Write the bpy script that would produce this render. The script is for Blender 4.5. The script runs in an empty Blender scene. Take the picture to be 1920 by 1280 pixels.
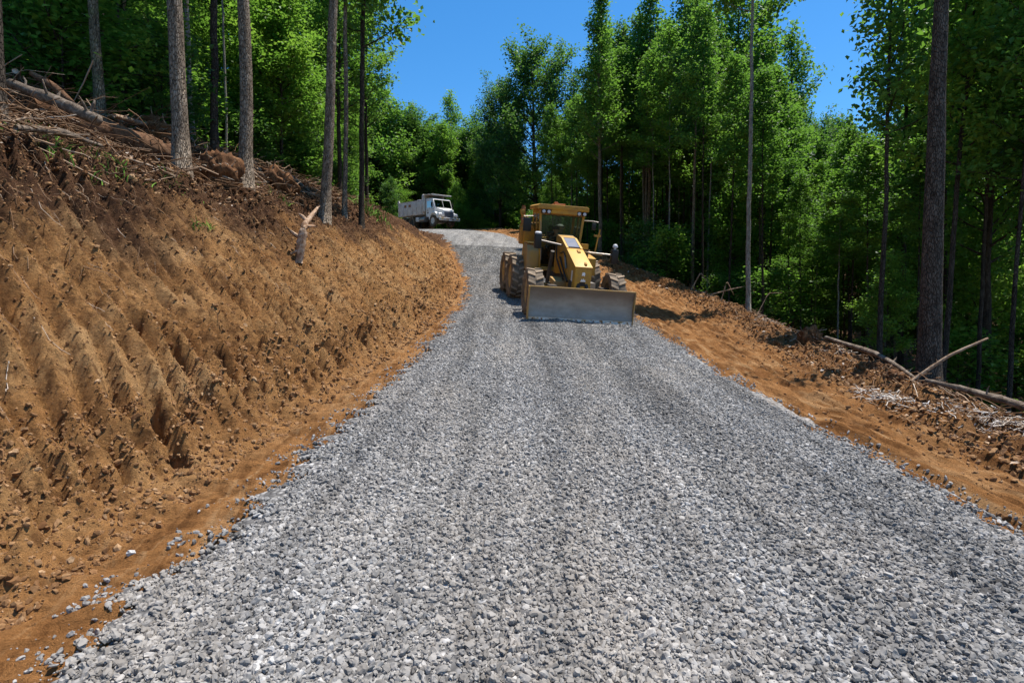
import bpy, bmesh, math, random
import numpy as np
from mathutils import Vector, Matrix, Euler
R = math.radians
random.seed(7)
C = bpy.context.scene.collection
scene = bpy.context.scene

# ------------------------------------------------------------------ camera, sky, sun, exposure
cam_d = bpy.data.cameras.new("camera"); cam = bpy.data.objects.new("camera", cam_d); C.objects.link(cam)
cam.location = (0, 0, 1.6); cam.rotation_euler = (R(88), 0, 0)
cam_d.lens = 20; cam_d.sensor_width = 36; cam_d.clip_start = .05; cam_d.clip_end = 2000
scene.camera = cam
SUN_EL, SUN_DIR = 72, Vector((.90, .43))            # horizontal direction towards the sun
world = bpy.data.worlds.new("World"); scene.world = world; world.use_nodes = True
wn = world.node_tree; bg = wn.nodes['Background']
sky = wn.nodes.new('ShaderNodeTexSky'); sky.sky_type = 'NISHITA'; sky.sun_disc = False
sky.sun_elevation = R(SUN_EL); sky.sun_rotation = math.atan2(SUN_DIR.x, SUN_DIR.y)
sky.altitude = 900; sky.air_density = 1.0; sky.dust_density = .5; sky.ozone_density = 3.2
hs = wn.nodes.new('ShaderNodeHueSaturation'); hs.inputs['Saturation'].default_value = 1.32; hs.inputs['Hue'].default_value = .497
wn.links.new(sky.outputs[0], hs.inputs['Color']); wn.links.new(hs.outputs[0], bg.inputs[0]); bg.inputs[1].default_value = .125
sd = bpy.data.lights.new("sun", 'SUN'); sun = bpy.data.objects.new("sun", sd); C.objects.link(sun)
sd.energy = 4.9; sd.angle = R(.5); sd.color = (1, .95, .87)
sv = Vector((SUN_DIR.x*math.cos(R(SUN_EL)), SUN_DIR.y*math.cos(R(SUN_EL)), math.sin(R(SUN_EL))))
sun.rotation_euler = sv.to_track_quat('Z', 'Y').to_euler(); sun.location = (30, -10, 60)
vs = scene.view_settings
vs.view_transform = 'Standard'; vs.look = 'None'; vs.gamma = 1; vs.exposure = .72; vs.use_curve_mapping = False
scene.cycles.max_bounces = 8; scene.cycles.transparent_max_bounces = 12; scene.cycles.use_denoising = True

# ------------------------------------------------------------------ helpers
def tag(o, label=None, cat=None, group=None, kind=None):
    if label: o['label'] = label
    if cat: o['category'] = cat
    if group: o['group'] = group
    if kind: o['kind'] = kind
    return o

_prng = np.random.default_rng(11)
_perm = _prng.permutation(4096)
_gx = np.cos(_prng.random(4096)*2*math.pi); _gy = np.sin(_prng.random(4096)*2*math.pi)
_ga = _prng.random(4096)*2*math.pi; _gx, _gy = np.cos(_ga), np.sin(_ga)
def pn(x, y, seed=0):
    x = np.asarray(x, float); y = np.asarray(y, float)
    xi = np.floor(x).astype(np.int64); yi = np.floor(y).astype(np.int64); fx = x-xi; fy = y-yi
    def g(ix, iy, dx, dy):
        h = _perm[(_perm[(ix+seed*57) & 4095] + iy) & 4095]
        return _gx[h]*dx + _gy[h]*dy
    u = fx*fx*fx*(fx*(fx*6-15)+10); v = fy*fy*fy*(fy*(fy*6-15)+10)
    a = g(xi, yi, fx, fy); b = g(xi+1, yi, fx-1, fy); c = g(xi, yi+1, fx, fy-1); d = g(xi+1, yi+1, fx-1, fy-1)
    return ((a+(b-a)*u)*(1-v) + (c+(d-c)*u)*v)*1.5
def fbm(x, y, oct=4, seed=0, gain=.5):
    s = 0; a = 1; f = 1; n = 0
    for i in range(oct):
        s = s + a*pn(x*f, y*f, seed+i*3); n += a; a *= gain; f *= 2.03
    return s/n*1.3
def sstep(a, b, x):
    t = np.clip((x-a)/(b-a), 0, 1); return t*t*(3-2*t)

def mesh_np(name, verts, faces, mat=None, parent=None, smooth=True, attrs=None, link=True):
    """verts (n,3), faces (m,k) arrays -> one mesh object"""
    me = bpy.data.meshes.new(name)
    verts = np.ascontiguousarray(verts, dtype=np.float32); faces = np.ascontiguousarray(faces, dtype=np.int32)
    n, (m, k) = len(verts), faces.shape
    me.vertices.add(n); me.vertices.foreach_set('co', verts.ravel())
    me.loops.add(m*k); me.loops.foreach_set('vertex_index', faces.ravel())
    me.polygons.add(m); me.polygons.foreach_set('loop_start', np.arange(0, m*k, k, dtype=np.int32))
    me.update(calc_edges=True)
    me.polygons.foreach_set('use_smooth', np.full(m, smooth))
    for an, av in (attrs or {}).items():
        at = me.attributes.new(an, 'FLOAT', 'POINT'); at.data.foreach_set('value', np.ascontiguousarray(av, dtype=np.float32))
    if mat: me.materials.append(mat)
    if not link: return me
    o = bpy.data.objects.new(name, me); C.objects.link(o)
    if parent: o.parent = parent
    return o

# ------------------------------------------------------------------ materials
class NT:
    def __init__(self, name):
        self.m = bpy.data.materials.new(name); self.m.use_nodes = True
        self.t = self.m.node_tree; self.n = self.t.nodes; self.b = self.n['Principled BSDF']; self.out = self.n['Material Output']
        self.b.inputs['Specular IOR Level'].default_value = .3
    def add(self, typ, **kw):
        nd = self.n.new(typ)
        for k, v in kw.items():
            if hasattr(nd, k): setattr(nd, k, v)
            else: nd.inputs[k].default_value = v
        return nd
    def link(self, a, b): self.t.links.new(a, b)
    def pos(self, scale=(1, 1, 1), obj=False):
        mp = self.add('ShaderNodeMapping'); mp.inputs['Scale'].default_value = scale
        if obj: self.link(self.add('ShaderNodeTexCoord').outputs['Object'], mp.inputs[0])
        else: self.link(self.add('ShaderNodeNewGeometry').outputs['Position'], mp.inputs[0])
        return mp.outputs[0]
    def noise(self, vec, scale, detail=4, rough=.55, dist=0):
        nz = self.add('ShaderNodeTexNoise'); nz.inputs['Scale'].default_value = scale; nz.inputs['Detail'].default_value = detail
        nz.inputs['Roughness'].default_value = rough; nz.inputs['Distortion'].default_value = dist
        self.link(vec, nz.inputs['Vector']); return nz.outputs['Fac']
    def voro(self, vec, scale, feature='F1', out='Distance'):
        vo = self.add('ShaderNodeTexVoronoi', feature=feature); vo.inputs['Scale'].default_value = scale
        self.link(vec, vo.inputs['Vector']); return vo.outputs[out]
    def ramp(self, fac, stops, interp='LINEAR'):
        r = self.add('ShaderNodeValToRGB'); e = r.color_ramp.elements; r.color_ramp.interpolation = interp
        while len(e) < len(stops): e.new(.5)
        for el, (p, c) in zip(e, stops):
            el.position = p; el.color = (*c, 1) if isinstance(c, tuple) else (c, c, c, 1)
        self.link(fac, r.inputs[0]); return r.outputs[0]
    def mix(self, fac, a, b, blend='MIX'):
        mx = self.add('ShaderNodeMix', data_type='RGBA', blend_type=blend)
        for s, v in ((mx.inputs[0], fac), (mx.inputs[6], a), (mx.inputs[7], b)):
            if isinstance(v, (int, float)): s.default_value = v
            elif isinstance(v, tuple): s.default_value = (*v, 1)
            else: self.link(v, s)
        return mx.outputs[2]
    def math(self, op, a, b=0.0, clamp=False):
        m = self.add('ShaderNodeMath', operation=op); m.use_clamp = clamp
        for s, v in ((m.inputs[0], a), (m.inputs[1], b)):
            if isinstance(v, (int, float)): s.default_value = v
            else: self.link(v, s)
        return m.outputs[0]
    def attr(self, name):
        return self.add('ShaderNodeAttribute', attribute_name=name).outputs['Fac']
    def objrand(self): return self.add('ShaderNodeObjectInfo').outputs['Random']
    def color(self, v):
        s = self.b.inputs['Base Color']
        if isinstance(v, tuple): s.default_value = (*v, 1)
        else: self.link(v, s)
    def rough(self, v):
        if isinstance(v, (int, float)): self.b.inputs['Roughness'].default_value = v
        else: self.link(v, self.b.inputs['Roughness'])
    def bump(self, h, strength=.5, dist=.02, prev=None):
        bp = self.add('ShaderNodeBump'); bp.inputs['Strength'].default_value = strength; bp.inputs['Distance'].default_value = dist
        self.link(h, bp.inputs['Height'])
        if prev: self.link(prev, bp.inputs['Normal'])
        self.link(bp.outputs[0], self.b.inputs['Normal']); return bp.outputs[0]

def paint(name, col, dust=(.36, .24, .13), amount=.5, rough=.45, metallic=0, scale=3, wear=None):
    t = NT(name); p = t.pos(obj=True)
    n1 = t.noise(p, scale, 6, .65); n2 = t.noise(p, scale*9, 4, .6)
    f = t.ramp(t.math('ADD', t.math('MULTIPLY', n1, .7), t.math('MULTIPLY', n2, .3)), [(.36, 0.0), (.66, amount)])
    c = t.mix(f, col, dust)
    if wear: c = t.mix(t.ramp(t.noise(p, scale*4, 6, .7), [(.6, 0.0), (.68, .85)]), c, wear)
    t.color(c); t.rough(t.ramp(f, [(0, rough), (1, .9)])); t.b.inputs['Metallic'].default_value = metallic
    return t.m

M = {}
M['yellow'] = paint('weathered yellow paint', (.54, .27, .018), (.22, .13, .058), .85, .45)
M['pale_yellow'] = paint('sunlit yellow paint', (.64, .37, .07), (.42, .27, .12), .6, .4)  # lighter copy of the yellow, sunlight on top plates put into the colour
M['dusty_yellow'] = paint('dusty yellow paint', (.42, .24, .05), (.30, .21, .13), .95, .55)
M['dark'] = paint('dark machine parts', (.025, .023, .02), (.12, .085, .055), .6, .6)
M['black'] = paint('black plastic', (.012, .012, .013), (.05, .04, .03), .3, .4)
M['rust'] = paint('rusty steel', (.22, .085, .03), (.34, .18, .08), .7, .8)
M['rubber'] = paint('dusty tyre rubber', (.05, .043, .036), (.28, .20, .125), .8, .85, scale=2.5)
M['lug'] = paint('mud caked tyre lugs', (.25, .185, .125), (.36, .27, .18), .8, .9, scale=6)
M['chrome'] = paint('bright steel', (.28, .25, .22), (.24, .18, .13), .4, .3, .6)
M['lamp'] = paint('lamp lens', (.55, .56, .58), (.42, .38, .34), .4, .15)
M['white'] = paint('white truck paint', (.84, .83, .81), (.60, .53, .45), .4, .35, scale=2)
M['bed'] = paint('dusty white steel', (.76, .73, .69), (.40, .33, .27), .7, .6, scale=2, wear=(.26, .15, .09))
M['orange'] = paint('orange beacon lens', (.45, .13, .03), (.35, .2, .1), .5, .3)
M['amber'] = paint('amber marker', (.75, .42, .04), (.5, .35, .1), .3, .3)
M['bluegrey'] = paint('blue grey grille', (.10, .125, .19), (.2, .18, .17), .5, .35)
M['cloth'] = paint('dark work clothes', (.03, .032, .04), (.06, .05, .045), .4, .9)
M['skin'] = paint('skin', (.32, .17, .11), (.28, .15, .10), .3, .6)
M['hivis'] = paint('work vest', (.07, .075, .06), (.10, .09, .07), .4, .8)
def steel():
    t = NT('scoured blade steel'); p = t.pos((1, 1, 1), obj=True); ps = t.pos((1.2, 1, 3), obj=True)
    n = t.noise(ps, 2.2, 6, .65); n2 = t.noise(p, 4, 5, .7)
    c = t.ramp(n, [(.3, (.24, .195, .15)), (.55, (.31, .262, .212)), (.75, (.38, .325, .265))])
    sep = t.add('ShaderNodeSeparateXYZ'); t.link(t.pos(obj=True), sep.inputs[0])
    band = t.ramp(t.math('ADD', sep.outputs['Z'], t.math('MULTIPLY', t.noise(p, 1.5, 4), .35)), [(.72, 0.0), (.98, .8)])
    c = t.mix(band, c, (.14, .10, .075))
    c = t.mix(t.ramp(n2, [(.55, 0.0), (.75, .6)]), c, (.19, .14, .10))
    t.color(c); t.b.inputs['Metallic'].default_value = .1; t.rough(t.ramp(n2, [(.3, .38), (.7, .62)])); return t.m
M['steel'] = steel()
def edge():
    t = NT('worn cutting edge'); p = t.pos((1, 1, 1), obj=True)
    c = t.ramp(t.noise(p, 5, 6, .7), [(.38, (.50, .30, .14)), (.47, (.62, .50, .38)), (.55, (.72, .70, .68)), (.66, (.40, .19, .07))])
    t.color(c); t.rough(.6); return t.m
M['edge'] = edge()
def glass(name, tint, a):
    t = NT(name); tr = t.add('ShaderNodeBsdfTransparent'); tr.inputs[0].default_value = (*tint, 1)
    gl = t.add('ShaderNodeBsdfGlossy'); gl.inputs['Roughness'].default_value = .03; gl.inputs[0].default_value = (.9, .95, .95, 1)
    fr = t.add('ShaderNodeFresnel'); fr.inputs[0].default_value = 1.5
    mx = t.add('ShaderNodeMixShader'); t.link(t.math('ADD', fr.outputs[0], a, True), mx.inputs[0])
    t.link(tr.outputs[0], mx.inputs[1]); t.link(gl.outputs[0], mx.inputs[2]); t.link(mx.outputs[0], t.out.inputs[0]); return t.m
M['glass'] = glass('tinted cab glass', (.86, .92, .89), .0)
M['truck_glass'] = glass('windscreen glass', (.25, .32, .36), .25)

# ------------------------------------------------------------------ terrain functions
_yt = np.arange(-20, 180, .25)
def _smooth(pts, sig):
    p = np.array(pts, float); v = np.interp(_yt, p[:, 0], p[:, 1])
    # continue the end slopes
    k = np.arange(-40, 41); w = np.exp(-.5*(k*.25/sig)**2); w /= w.sum()
    vp = np.pad(v, 40, mode='reflect', reflect_type='odd'); return np.convolve(vp, w, 'valid')
_XC = _smooth([(-20, -.3), (0, .5), (9, .86), (15, 1.1), (22, .95), (30, -.2), (38, -1.6), (45, -3.0), (52, -5.6), (57, -8.3), (62, -11.5), (70, -17), (180, -80)], 1.6)
_ZR = _smooth([(-20, -1.5), (0, 0), (8, .72), (11, 1.08), (15, 1.58), (20, 2.42), (25, 3.48), (30, 4.72), (40, 7.3), (45, 8.45), (50, 9.45), (57, 10.8), (60, 11.05), (66, 11.35), (80, 11.8), (180, 13)], 1.6)
_DX = np.gradient(_XC, .25)
def xc(y): return np.interp(y, _yt, _XC)
def sc(y): return np.sqrt(1+np.clip(np.interp(y, _yt, _DX), -.75, .75)**2)
def zr(y): return np.interp(y, _yt, _ZR)
HW, TOE = 2.4, 3.1
def cutH(y): return np.interp(y, [-10, 10, 16, 25, 33, 38, 42, 46, 52, 60], [3.0, 3.2, 3.1, 2.9, 1.75, .55, .0, .0, .0, 0])
def nat(y): return np.interp(y, [0, 18, 25, 35, 45, 60, 80], [.43, .42, .36, .2, .07, .03, .02])
def edgeR(y): return np.interp(y, [-10, 0, 6, 14, 20, 27, 33, 45, 60, 80], [4.6, 4.6, 5.0, 6.35, 7.2, 7.0, 6.1, 5.2, 5.5, 6])
def cross(y): return np.interp(y, [-10, 2, 10, 20, 35, 48, 60], [.015, .02, .06, .082, .05, .0, 0])
def s_of(x, y): return (x-xc(y))/sc(y)
def base_h(s, y):
    """smooth ground height for lateral offset s from the road centre"""
    z = zr(y)
    cr = cross(y)
    e = edgeR(y) + .35*pn(y*.35, y*0+3.3, 5)
    lin = -cr*np.clip(s, -TOE, None)
    lin = np.where(s > e, -cr*e, lin)
    z = z + lin
    # left: drain strip, cut bank, natural hillside
    w = -s-TOE + .18*pn(y*.5, y*0+.7, 9) + .08*pn(y*1.7, y*0+4.7, 10)
    wp = np.clip(w, 0, None); H = cutH(y); W = H/.80
    L = 30.
    cut = .80*wp; up = H + nat(y)*L*(1-np.exp(-np.clip(wp-W, 0, None)/L)) - .8*np.clip(W-wp, 0, None)
    k = .45; h = np.clip(.5+.5*(up-cut)/k, 0, 1); m = up*(1-h)+cut*h - k*h*(1-h)
    m = np.where(wp > W, np.minimum(m, up), np.minimum(cut, m))
    z = z + np.where(w > 0, np.maximum(m, 0), 0)
    z = z - .05*np.exp(-((s+2.85)/.35)**2)*(H > .2)
    # right: low berm, then the ravine
    d = s-e; dp = np.clip(d, 0, None)
    z = z + .13*np.exp(-((d+.15)/.45)**2)*(.55+.8*pn(y*.55, y*0, 21))
    fall = .62*15*(1-np.exp(-dp/15)); k2 = dp/(dp+.5)
    return z - fall*k2 + 16*sstep(20, 75, dp)
def ground_detail(s, y):
    w = -s-TOE; H = cutH(y); W = H/.8
    near = sstep(60, 30, y)
    bank = sstep(.0, .35, w)*sstep(W+.9, W-.4, w)*near
    toe = sstep(.9, .2, w)*sstep(-.2, .15, w)*near
    top = sstep(W-1.0, W+.2, w)
    # bucket teeth grooves running down the cut, a little askew
    wob = .26*pn(s*.6, y*.35, 31)+.035*pn(s*3.1, y*2.3, 33)
    ph = (y - .55*w + wob)/.27
    g = ph % 1; prof = np.where(g < .62, 1-g/.62, (g-.62)/.38)     # a long back and a short steep face per tooth
    amp = .21*(.75+.6*np.clip(pn(s*.45, y*.35, 35)+.45, 0, 1.2))*(.75+.5*pn(s*2.0, np.floor(ph)*7.7, 36))
    z = bank*amp*(prof**1.3-.5)
    z = z - bank*.075*sstep(.12, .0, np.abs(g-.60))*(.6+pn(s*3, y*3, 37))
    # lumps along the furrows, pits and broken clods
    lump = fbm(s*3.0+y*.9, y*2.2, 4, 41)
    z = z + bank*.06*lump + bank*.05*np.abs(fbm(s*6.5, y*6.5, 3, 47)) + bank*.07*pn(s*.8, y*.55, 49) + bank*.045*np.abs(fbm(s*15, y*11, 3, 50))
    pit = np.clip(fbm(s*2.4, y*2.4, 2, 51)-.28, 0, 1); z = z - bank*.7*pit*(.5+.8*sstep(3, .3, w))
    z = z + toe*(.22*np.clip(fbm(s*4, y*3.2, 3, 55), -.2, 1)+.05)
    # torn root mat along the lip of the cut
    lip = np.exp(-((w-W+.35)/.55)**2)*near
    z = z + lip*(.16*fbm(s*2.2, y*1.6, 4, 61)) - lip*.5*np.clip(fbm(s*1.9, y*1.5, 3, 63)-.12, 0, 1)
    hill = sstep(W-.2, W+.8, w)
    z = z + hill*(.10*fbm(s*1.2, y*1.2, 4, 65)+.2*pn(s*.25, y*.25, 67))
    # bench: blade ribs and tracks along the road
    e = edgeR(y); d = s-e
    bench = sstep(2.3, 2.8, s)*sstep(.3, -.3, d)
    along = fbm(s*4.2+.4*pn(s*.4, y*.3, 70), y*.35, 3, 71)
    z = z + bench*(.15*along + .03*fbm(s*5, y*2, 4, 75) + .02*np.abs(pn(s*9, y*1.2, 79)))
    rut = np.exp(-((s-3.5-.15*pn(y*.3, y*0, 77))/.22)**2)+np.exp(-((s-5.2-.15*pn(y*.3, y*0, 78))/.25)**2)
    z = z - bench*.035*rut
    berm = np.exp(-((d+.5)/.9)**2)
    z = z + berm*(.17*fbm(s*2.8, y*2.6, 4, 81)) + berm*.09*np.abs(fbm(s*7, y*7, 3, 83))
    slope = sstep(0, .8, d); z = z + slope*(.14*fbm(s*1.1, y*1.1, 4, 85))
    strip = sstep(-3.3, -3.0, s)*sstep(-2.0, -2.3, s)
    z = z + strip*(.06*fbm(s*2.2, y*7, 4, 87)+.025*np.sin(y*14+2*pn(s, y, 88))*sstep(.1, .4, pn(s*.7, y*.7, 89)+.3))
    return z
def ground(x, y):
    x = np.asarray(x, float); y = np.asarray(y, float); s = s_of(x, y)
    return base_h(s, y)+ground_detail(s, y)
def gz(x, y): return float(ground(np.array([x]), np.array([y]))[0])

def seg(a, b, n): return np.linspace(a, b, n, endpoint=False)
ys = [np.arange(-8, 1.0, .12)]
yy = [1.0]
while yy[-1] < 62: yy.append(yy[-1]*1.0045+.002)
ys = np.concatenate([ys[0], yy, np.arange(63, 80, .8), np.linspace(80, 170, 25)])
colL = np.concatenate([-7.5-np.geomspace(80, .07, 95), seg(-7.5, -2.1, 235)])
colM = seg(-2.1, 2.3, 18); colR = np.concatenate([seg(2.3, 8.4, 190), 8.4+np.geomspace(.04, 90, 90)])
cols = np.concatenate([colL, colM, colR])
SS, YY = np.meshgrid(cols, ys)
XX = xc(YY)+SS*sc(YY)
under = .05*sstep(HW+.1, HW-.35, np.abs(SS))
ZZ = base_h(SS, YY)+ground_detail(SS, YY)*sstep(160, 60, YY)-under
V = np.stack([XX, YY, ZZ], -1).reshape(-1, 3); nr, nc = XX.shape
wS = -SS-TOE; WS = cutH(YY)/.8
topsoil_shade = sstep(-2.0, -.75, wS-WS + 1.0*fbm(SS*.55+YY*.2, YY*.5, 4, 101)+.35*pn(SS*2.2, YY*2, 103)).ravel()  # real topsoil at the lip, carried further down as painted tree shade
litter = np.maximum(sstep(-.2, 1.0, wS-WS+.6*fbm(SS*.8, YY*.8, 3, 105)), sstep(-.1, 1.0, SS-edgeR(YY)+.5*fbm(SS*.9, YY*.9, 3, 107))).ravel()
bermm = (np.exp(-((SS-edgeR(YY)+.35)/1.0)**2)).ravel()
I = np.arange(nr*nc).reshape(nr, nc)
Q = np.stack([I[:-1, :-1], I[:-1, 1:], I[1:, 1:], I[1:, :-1]], -1)

def earth_mat():
    t = NT('cut clay and topsoil'); p = t.pos()
    n1 = t.noise(p, .9, 5, .6); n2 = t.noise(p, 7, 6, .65); n3 = t.noise(p, 42, 5, .7)
    clay = t.ramp(n1, [(.32, (.31, .138, .044)), (.5, (.455, .232, .085)), (.68, (.55, .325, .145))])
    clay = t.mix(t.ramp(n2, [(.37, .75), (.5, 0.0)]), clay, (.125, .054, .019))
    clay = t.mix(t.ramp(n3, [(.55, 0.0), (.75, .6)]), clay, (.42, .255, .135))
    bench = t.ramp(n1, [(.3, (.26, .108, .032)), (.52, (.385, .178, .060)), (.7, (.47, .25, .105))])
    bench = t.mix(t.ramp(t.noise(t.pos((5, .8, 3)), 2, 5, .6), [(.38, .75), (.5, 0.0)]), bench, (.15, .06, .018))
    bench = t.mix(t.ramp(t.noise(t.pos((6, .5, 3)), 1.6, 5, .6), [(.54, 0.0), (.66, .7)]), bench, (.56, .33, .155))
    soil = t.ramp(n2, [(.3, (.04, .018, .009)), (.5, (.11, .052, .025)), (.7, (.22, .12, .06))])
    duff = t.ramp(t.noise(p, 16, 6, .75), [(.3, (.05, .028, .015)), (.5, (.135, .075, .040)), (.62, (.24, .145, .085)), (.74, (.38, .28, .19))])
    c = t.mix(t.attr('bench'), clay, bench)
    c = t.mix(t.attr('topsoil_shade'), c, soil)  # dark soil colour, also standing in for shade on the bank
    c = t.mix(t.math('MULTIPLY', t.attr('berm'), t.ramp(n2, [(.4, 0.0), (.6, .8)])), c, (.20, .095, .04))
    c = t.mix(t.attr('litter'), c, duff)
    t.color(c); t.rough(.95); t.b.inputs['Specular IOR Level'].default_value = .12
    b = t.bump(t.voro(t.pos((1, 1, 1.8)), 17, 'SMOOTH_F1'), .75, .07)
    b = t.bump(t.noise(p, 18, 8, .78), 1.0, .14, b)
    t.bump(t.math('ABSOLUTE', t.math('SUBTRACT', n3, .5)), .8, .02, b)
    return t.m
M['earth'] = earth_mat()
benchm = sstep(-3.35, -2.6, SS).ravel()
def patch(name, c0, c1):
    q = Q[:, c0:c1].reshape(-1, 4); u, inv = np.unique(q, return_inverse=True)
    o = mesh_np(name, V[u], inv.reshape(-1, 4), M['earth'], attrs={'topsoil_shade': topsoil_shade[u], 'litter': litter[u], 'berm': bermm[u], 'bench': benchm[u]})
    return tag(o, kind='structure')
iA = int(np.searchsorted(cols, -7.2)); iB = int(np.searchsorted(cols, -3.0)); iD = int(np.searchsorted(cols, 8.0)); iC = int(np.searchsorted(cols, 2.3))
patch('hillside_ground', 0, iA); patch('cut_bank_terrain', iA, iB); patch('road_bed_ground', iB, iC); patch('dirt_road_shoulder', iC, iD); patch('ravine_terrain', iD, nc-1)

# ------------------------------------------------------------------ gravel road
def hwid(s, y): return np.where(s < 0, np.interp(y, [-8, 5, 14], [2.10, 2.16, HW]), HW)
def road_top(s, y):
    a = np.abs(s)/(hwid(s, y) + .28*fbm(y*.7+np.sign(s)*9, y*0+np.sign(s)*3, 4, 121) + .14*pn(y*3.1, np.sign(s)*5, 123))
    crown = .045*(1-a**5) + .012
    trk = -.018*(np.exp(-((s-.85)/.33)**2)+np.exp(-((s+.95)/.33)**2)) + .012*pn(s*1.3, y*.4, 125) + .008*fbm(s*4, y*3, 3, 127)
    ridge = .055*np.exp(-((y-14.52+.06*s+.12*pn(s*1.7, s*0+2, 129))/.16)**2)*sstep(-1.0, -.5, s)*sstep(2.6, 2.1, s)*(1+.7*pn(s*3, y*0, 130))
    return base_h(s, y) + np.where(a < 1.15, crown, -.1) + trk*(a < 1) + ridge*(a < 1)
gy = [-8.]
while gy[-1] < 68: gy.append(gy[-1]+max(.05, .0075*abs(gy[-1])))
gs = np.linspace(-3.0, 3.0, 110); GS, GY = np.meshgrid(gs, np.array(gy))
gv = np.stack([xc(GY)+GS*sc(GY), GY, road_top(GS, GY)], -1).reshape(-1, 3); I = np.arange(GS.size).reshape(GS.shape)
gq = np.stack([I[:-1, :-1], I[:-1, 1:], I[1:, 1:], I[1:, :-1]], -1).reshape(-1, 4)
track = (np.exp(-((GS-.9)/.42)**2)+np.exp(-((GS+1.0)/.42)**2)).ravel()
def gravel_mat(stone=False):
    t = NT('crushed limestone' + (' stones' if stone else '')); p = t.pos()
    if stone:
        a = t.attr('tint'); c = t.ramp(a, [(0, (.09, .083, .076)), (.4, (.20, .189, .175)), (.8, (.315, .299, .28)), (1, (.42, .40, .375))])
        c = t.mix(t.ramp(t.noise(p, 60, 3), [(.4, .3), (.6, 0.0)]), c, (.17, .165, .165))
        dn = t.noise(t.pos((1, .35, 1)), 1.1, 5, .62); c = t.mix(t.ramp(dn, [(.46, 0.0), (.68, .55)]), c, (.31, .27, .225)); st = t.noise(t.pos((2.6, .13, 1)), 1.0, 5, .6); c = t.mix(1.0, c, t.ramp(st, [(.33, .62), (.5, 1.0), (.66, 1.2)]), 'MULTIPLY')
        t.color(c); t.rough(.85)
    else:
        vc = t.voro(p, 22, out='Color'); sep = t.add('ShaderNodeSeparateColor'); t.link(vc, sep.inputs[0])
        c = t.ramp(sep.outputs[0], [(0, (.12, .114, .108)), (.4, (.235, .224, .212)), (.8, (.36, .345, .33)), (1, (.47, .455, .44))])
        d = t.voro(p, 22); c = t.mix(t.ramp(d, [(.35, 0.0), (.62, .8)]), c, (.06, .058, .058))
        c = t.mix(t.math('MULTIPLY', t.attr('track'), t.ramp(t.noise(p, 1.1, 5), [(.42, 0.0), (.62, .5)])), c, (.34, .32, .295))
        c = t.mix(t.ramp(t.noise(p, .45, 5), [(.58, 0.0), (.75, .35)]), c, (.36, .27, .19))
        st = t.noise(t.pos((2.6, .13, 1)), 1.0, 5, .6); c = t.mix(1.0, c, t.ramp(st, [(.33, .62), (.5, 1.0), (.66, 1.2)]), 'MULTIPLY')
        t.color(c); t.rough(.85); t.bump(t.math('MULTIPLY', d, -1.0), 1.0, .03)
    t.b.inputs['Specular IOR Level'].default_value = .25
    return t.m
M['gravel'] = gravel_mat(); M['stone'] = gravel_mat(True)
tag(mesh_np('gravel_road', gv, gq, M['gravel'], attrs={'track': track}), kind='structure')

rng = np.random.default_rng(3)
def ico(sub):
    bm = bmesh.new(); bmesh.ops.create_icosphere(bm, subdivisions=sub, radius=1)
    v = np.array([x.co[:] for x in bm.verts]); f = np.array([[q.index for q in p.verts] for p in bm.faces]); bm.free(); return v, f
def rotmats(n, tilt):
    """random spin about z then a random tilt"""
    a = rng.random(n)*2*math.pi; b = rng.normal(0, tilt, n); c = rng.normal(0, tilt, n)
    ca, sa, cb, sb, cc, s_ = np.cos(a), np.sin(a), np.cos(b), np.sin(b), np.cos(c), np.sin(c)
    z = np.zeros(n); o = np.ones(n)
    Rz = np.stack([ca, -sa, z, sa, ca, z, z, z, o], -1).reshape(n, 3, 3)
    Rx = np.stack([o, z, z, z, cb, -sb, z, sb, cb], -1).reshape(n, 3, 3)
    Ry = np.stack([cc, z, s_, z, o, z, -s_, z, cc], -1).reshape(n, 3, 3)
    return Rx@Ry@Rz
def scatter_rocks(name, P, size, sub, mat, jag=.28, flat=.55, tilt=.35, tint=None, smooth=False):
    n = len(P); v, f = ico(sub); nv = len(v)
    dims = np.stack([rng.uniform(.8, 1.35, n), rng.uniform(.6, 1.0, n), rng.uniform(flat*.7, flat*1.3, n)], -1)*size[:, None]
    B = v[None]*(1+rng.normal(0, jag, (n, nv, 1)))
    B = np.clip(B, -.85, .85)*dims[:, None, :]
    B = np.einsum('nij,nkj->nki', rotmats(n, tilt), B)+P[:, None, :]
    F = f[None]+(np.arange(n)*nv)[:, None, None]
    tt = rng.random(n) if tint is None else tint
    return mesh_np(name, B.reshape(-1, 3), F.reshape(-1, 3), mat, smooth=smooth, attrs={'tint': np.repeat(tt, nv)})
def gravel_points(y0, y1, dens, smax=2.75):
    n = int((y1-y0)*smax*2*dens); y = rng.uniform(y0, y1, n); s = rng.uniform(-smax, smax, n)
    a = np.abs(s)/(hwid(s, y) + .28*fbm(y*.7+np.sign(s)*9, y*0+np.sign(s)*3, 4, 121) + .14*pn(y*3.1, np.sign(s)*5, 123))
    band = np.exp(-((s-.9)/.38)**2)+np.exp(-((s+1.0)/.38)**2)
    keep0 = rng.random(n) > .35*band*sstep(-.25, .35, fbm(s*.9, y*.28, 3, 131)+.12)
    keep = rng.random(n) < np.where(a < 1.06, 1, np.exp(-((a-1.06)/.05))*.6)
    keep &= keep0; x = xc(y)+s*sc(y)
    keep &= np.abs(x) < .93*np.abs(y)+.8
    y, s, x, a = y[keep], s[keep], x[keep], a[keep]
    z = np.where(a < 1.02, road_top(s, y), base_h(s, y)+ground_detail(s, y))
    return np.stack([x, y, z], -1)
def tri_tint(n): return np.clip(rng.normal(.5, .26, n), 0, 1)
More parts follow.
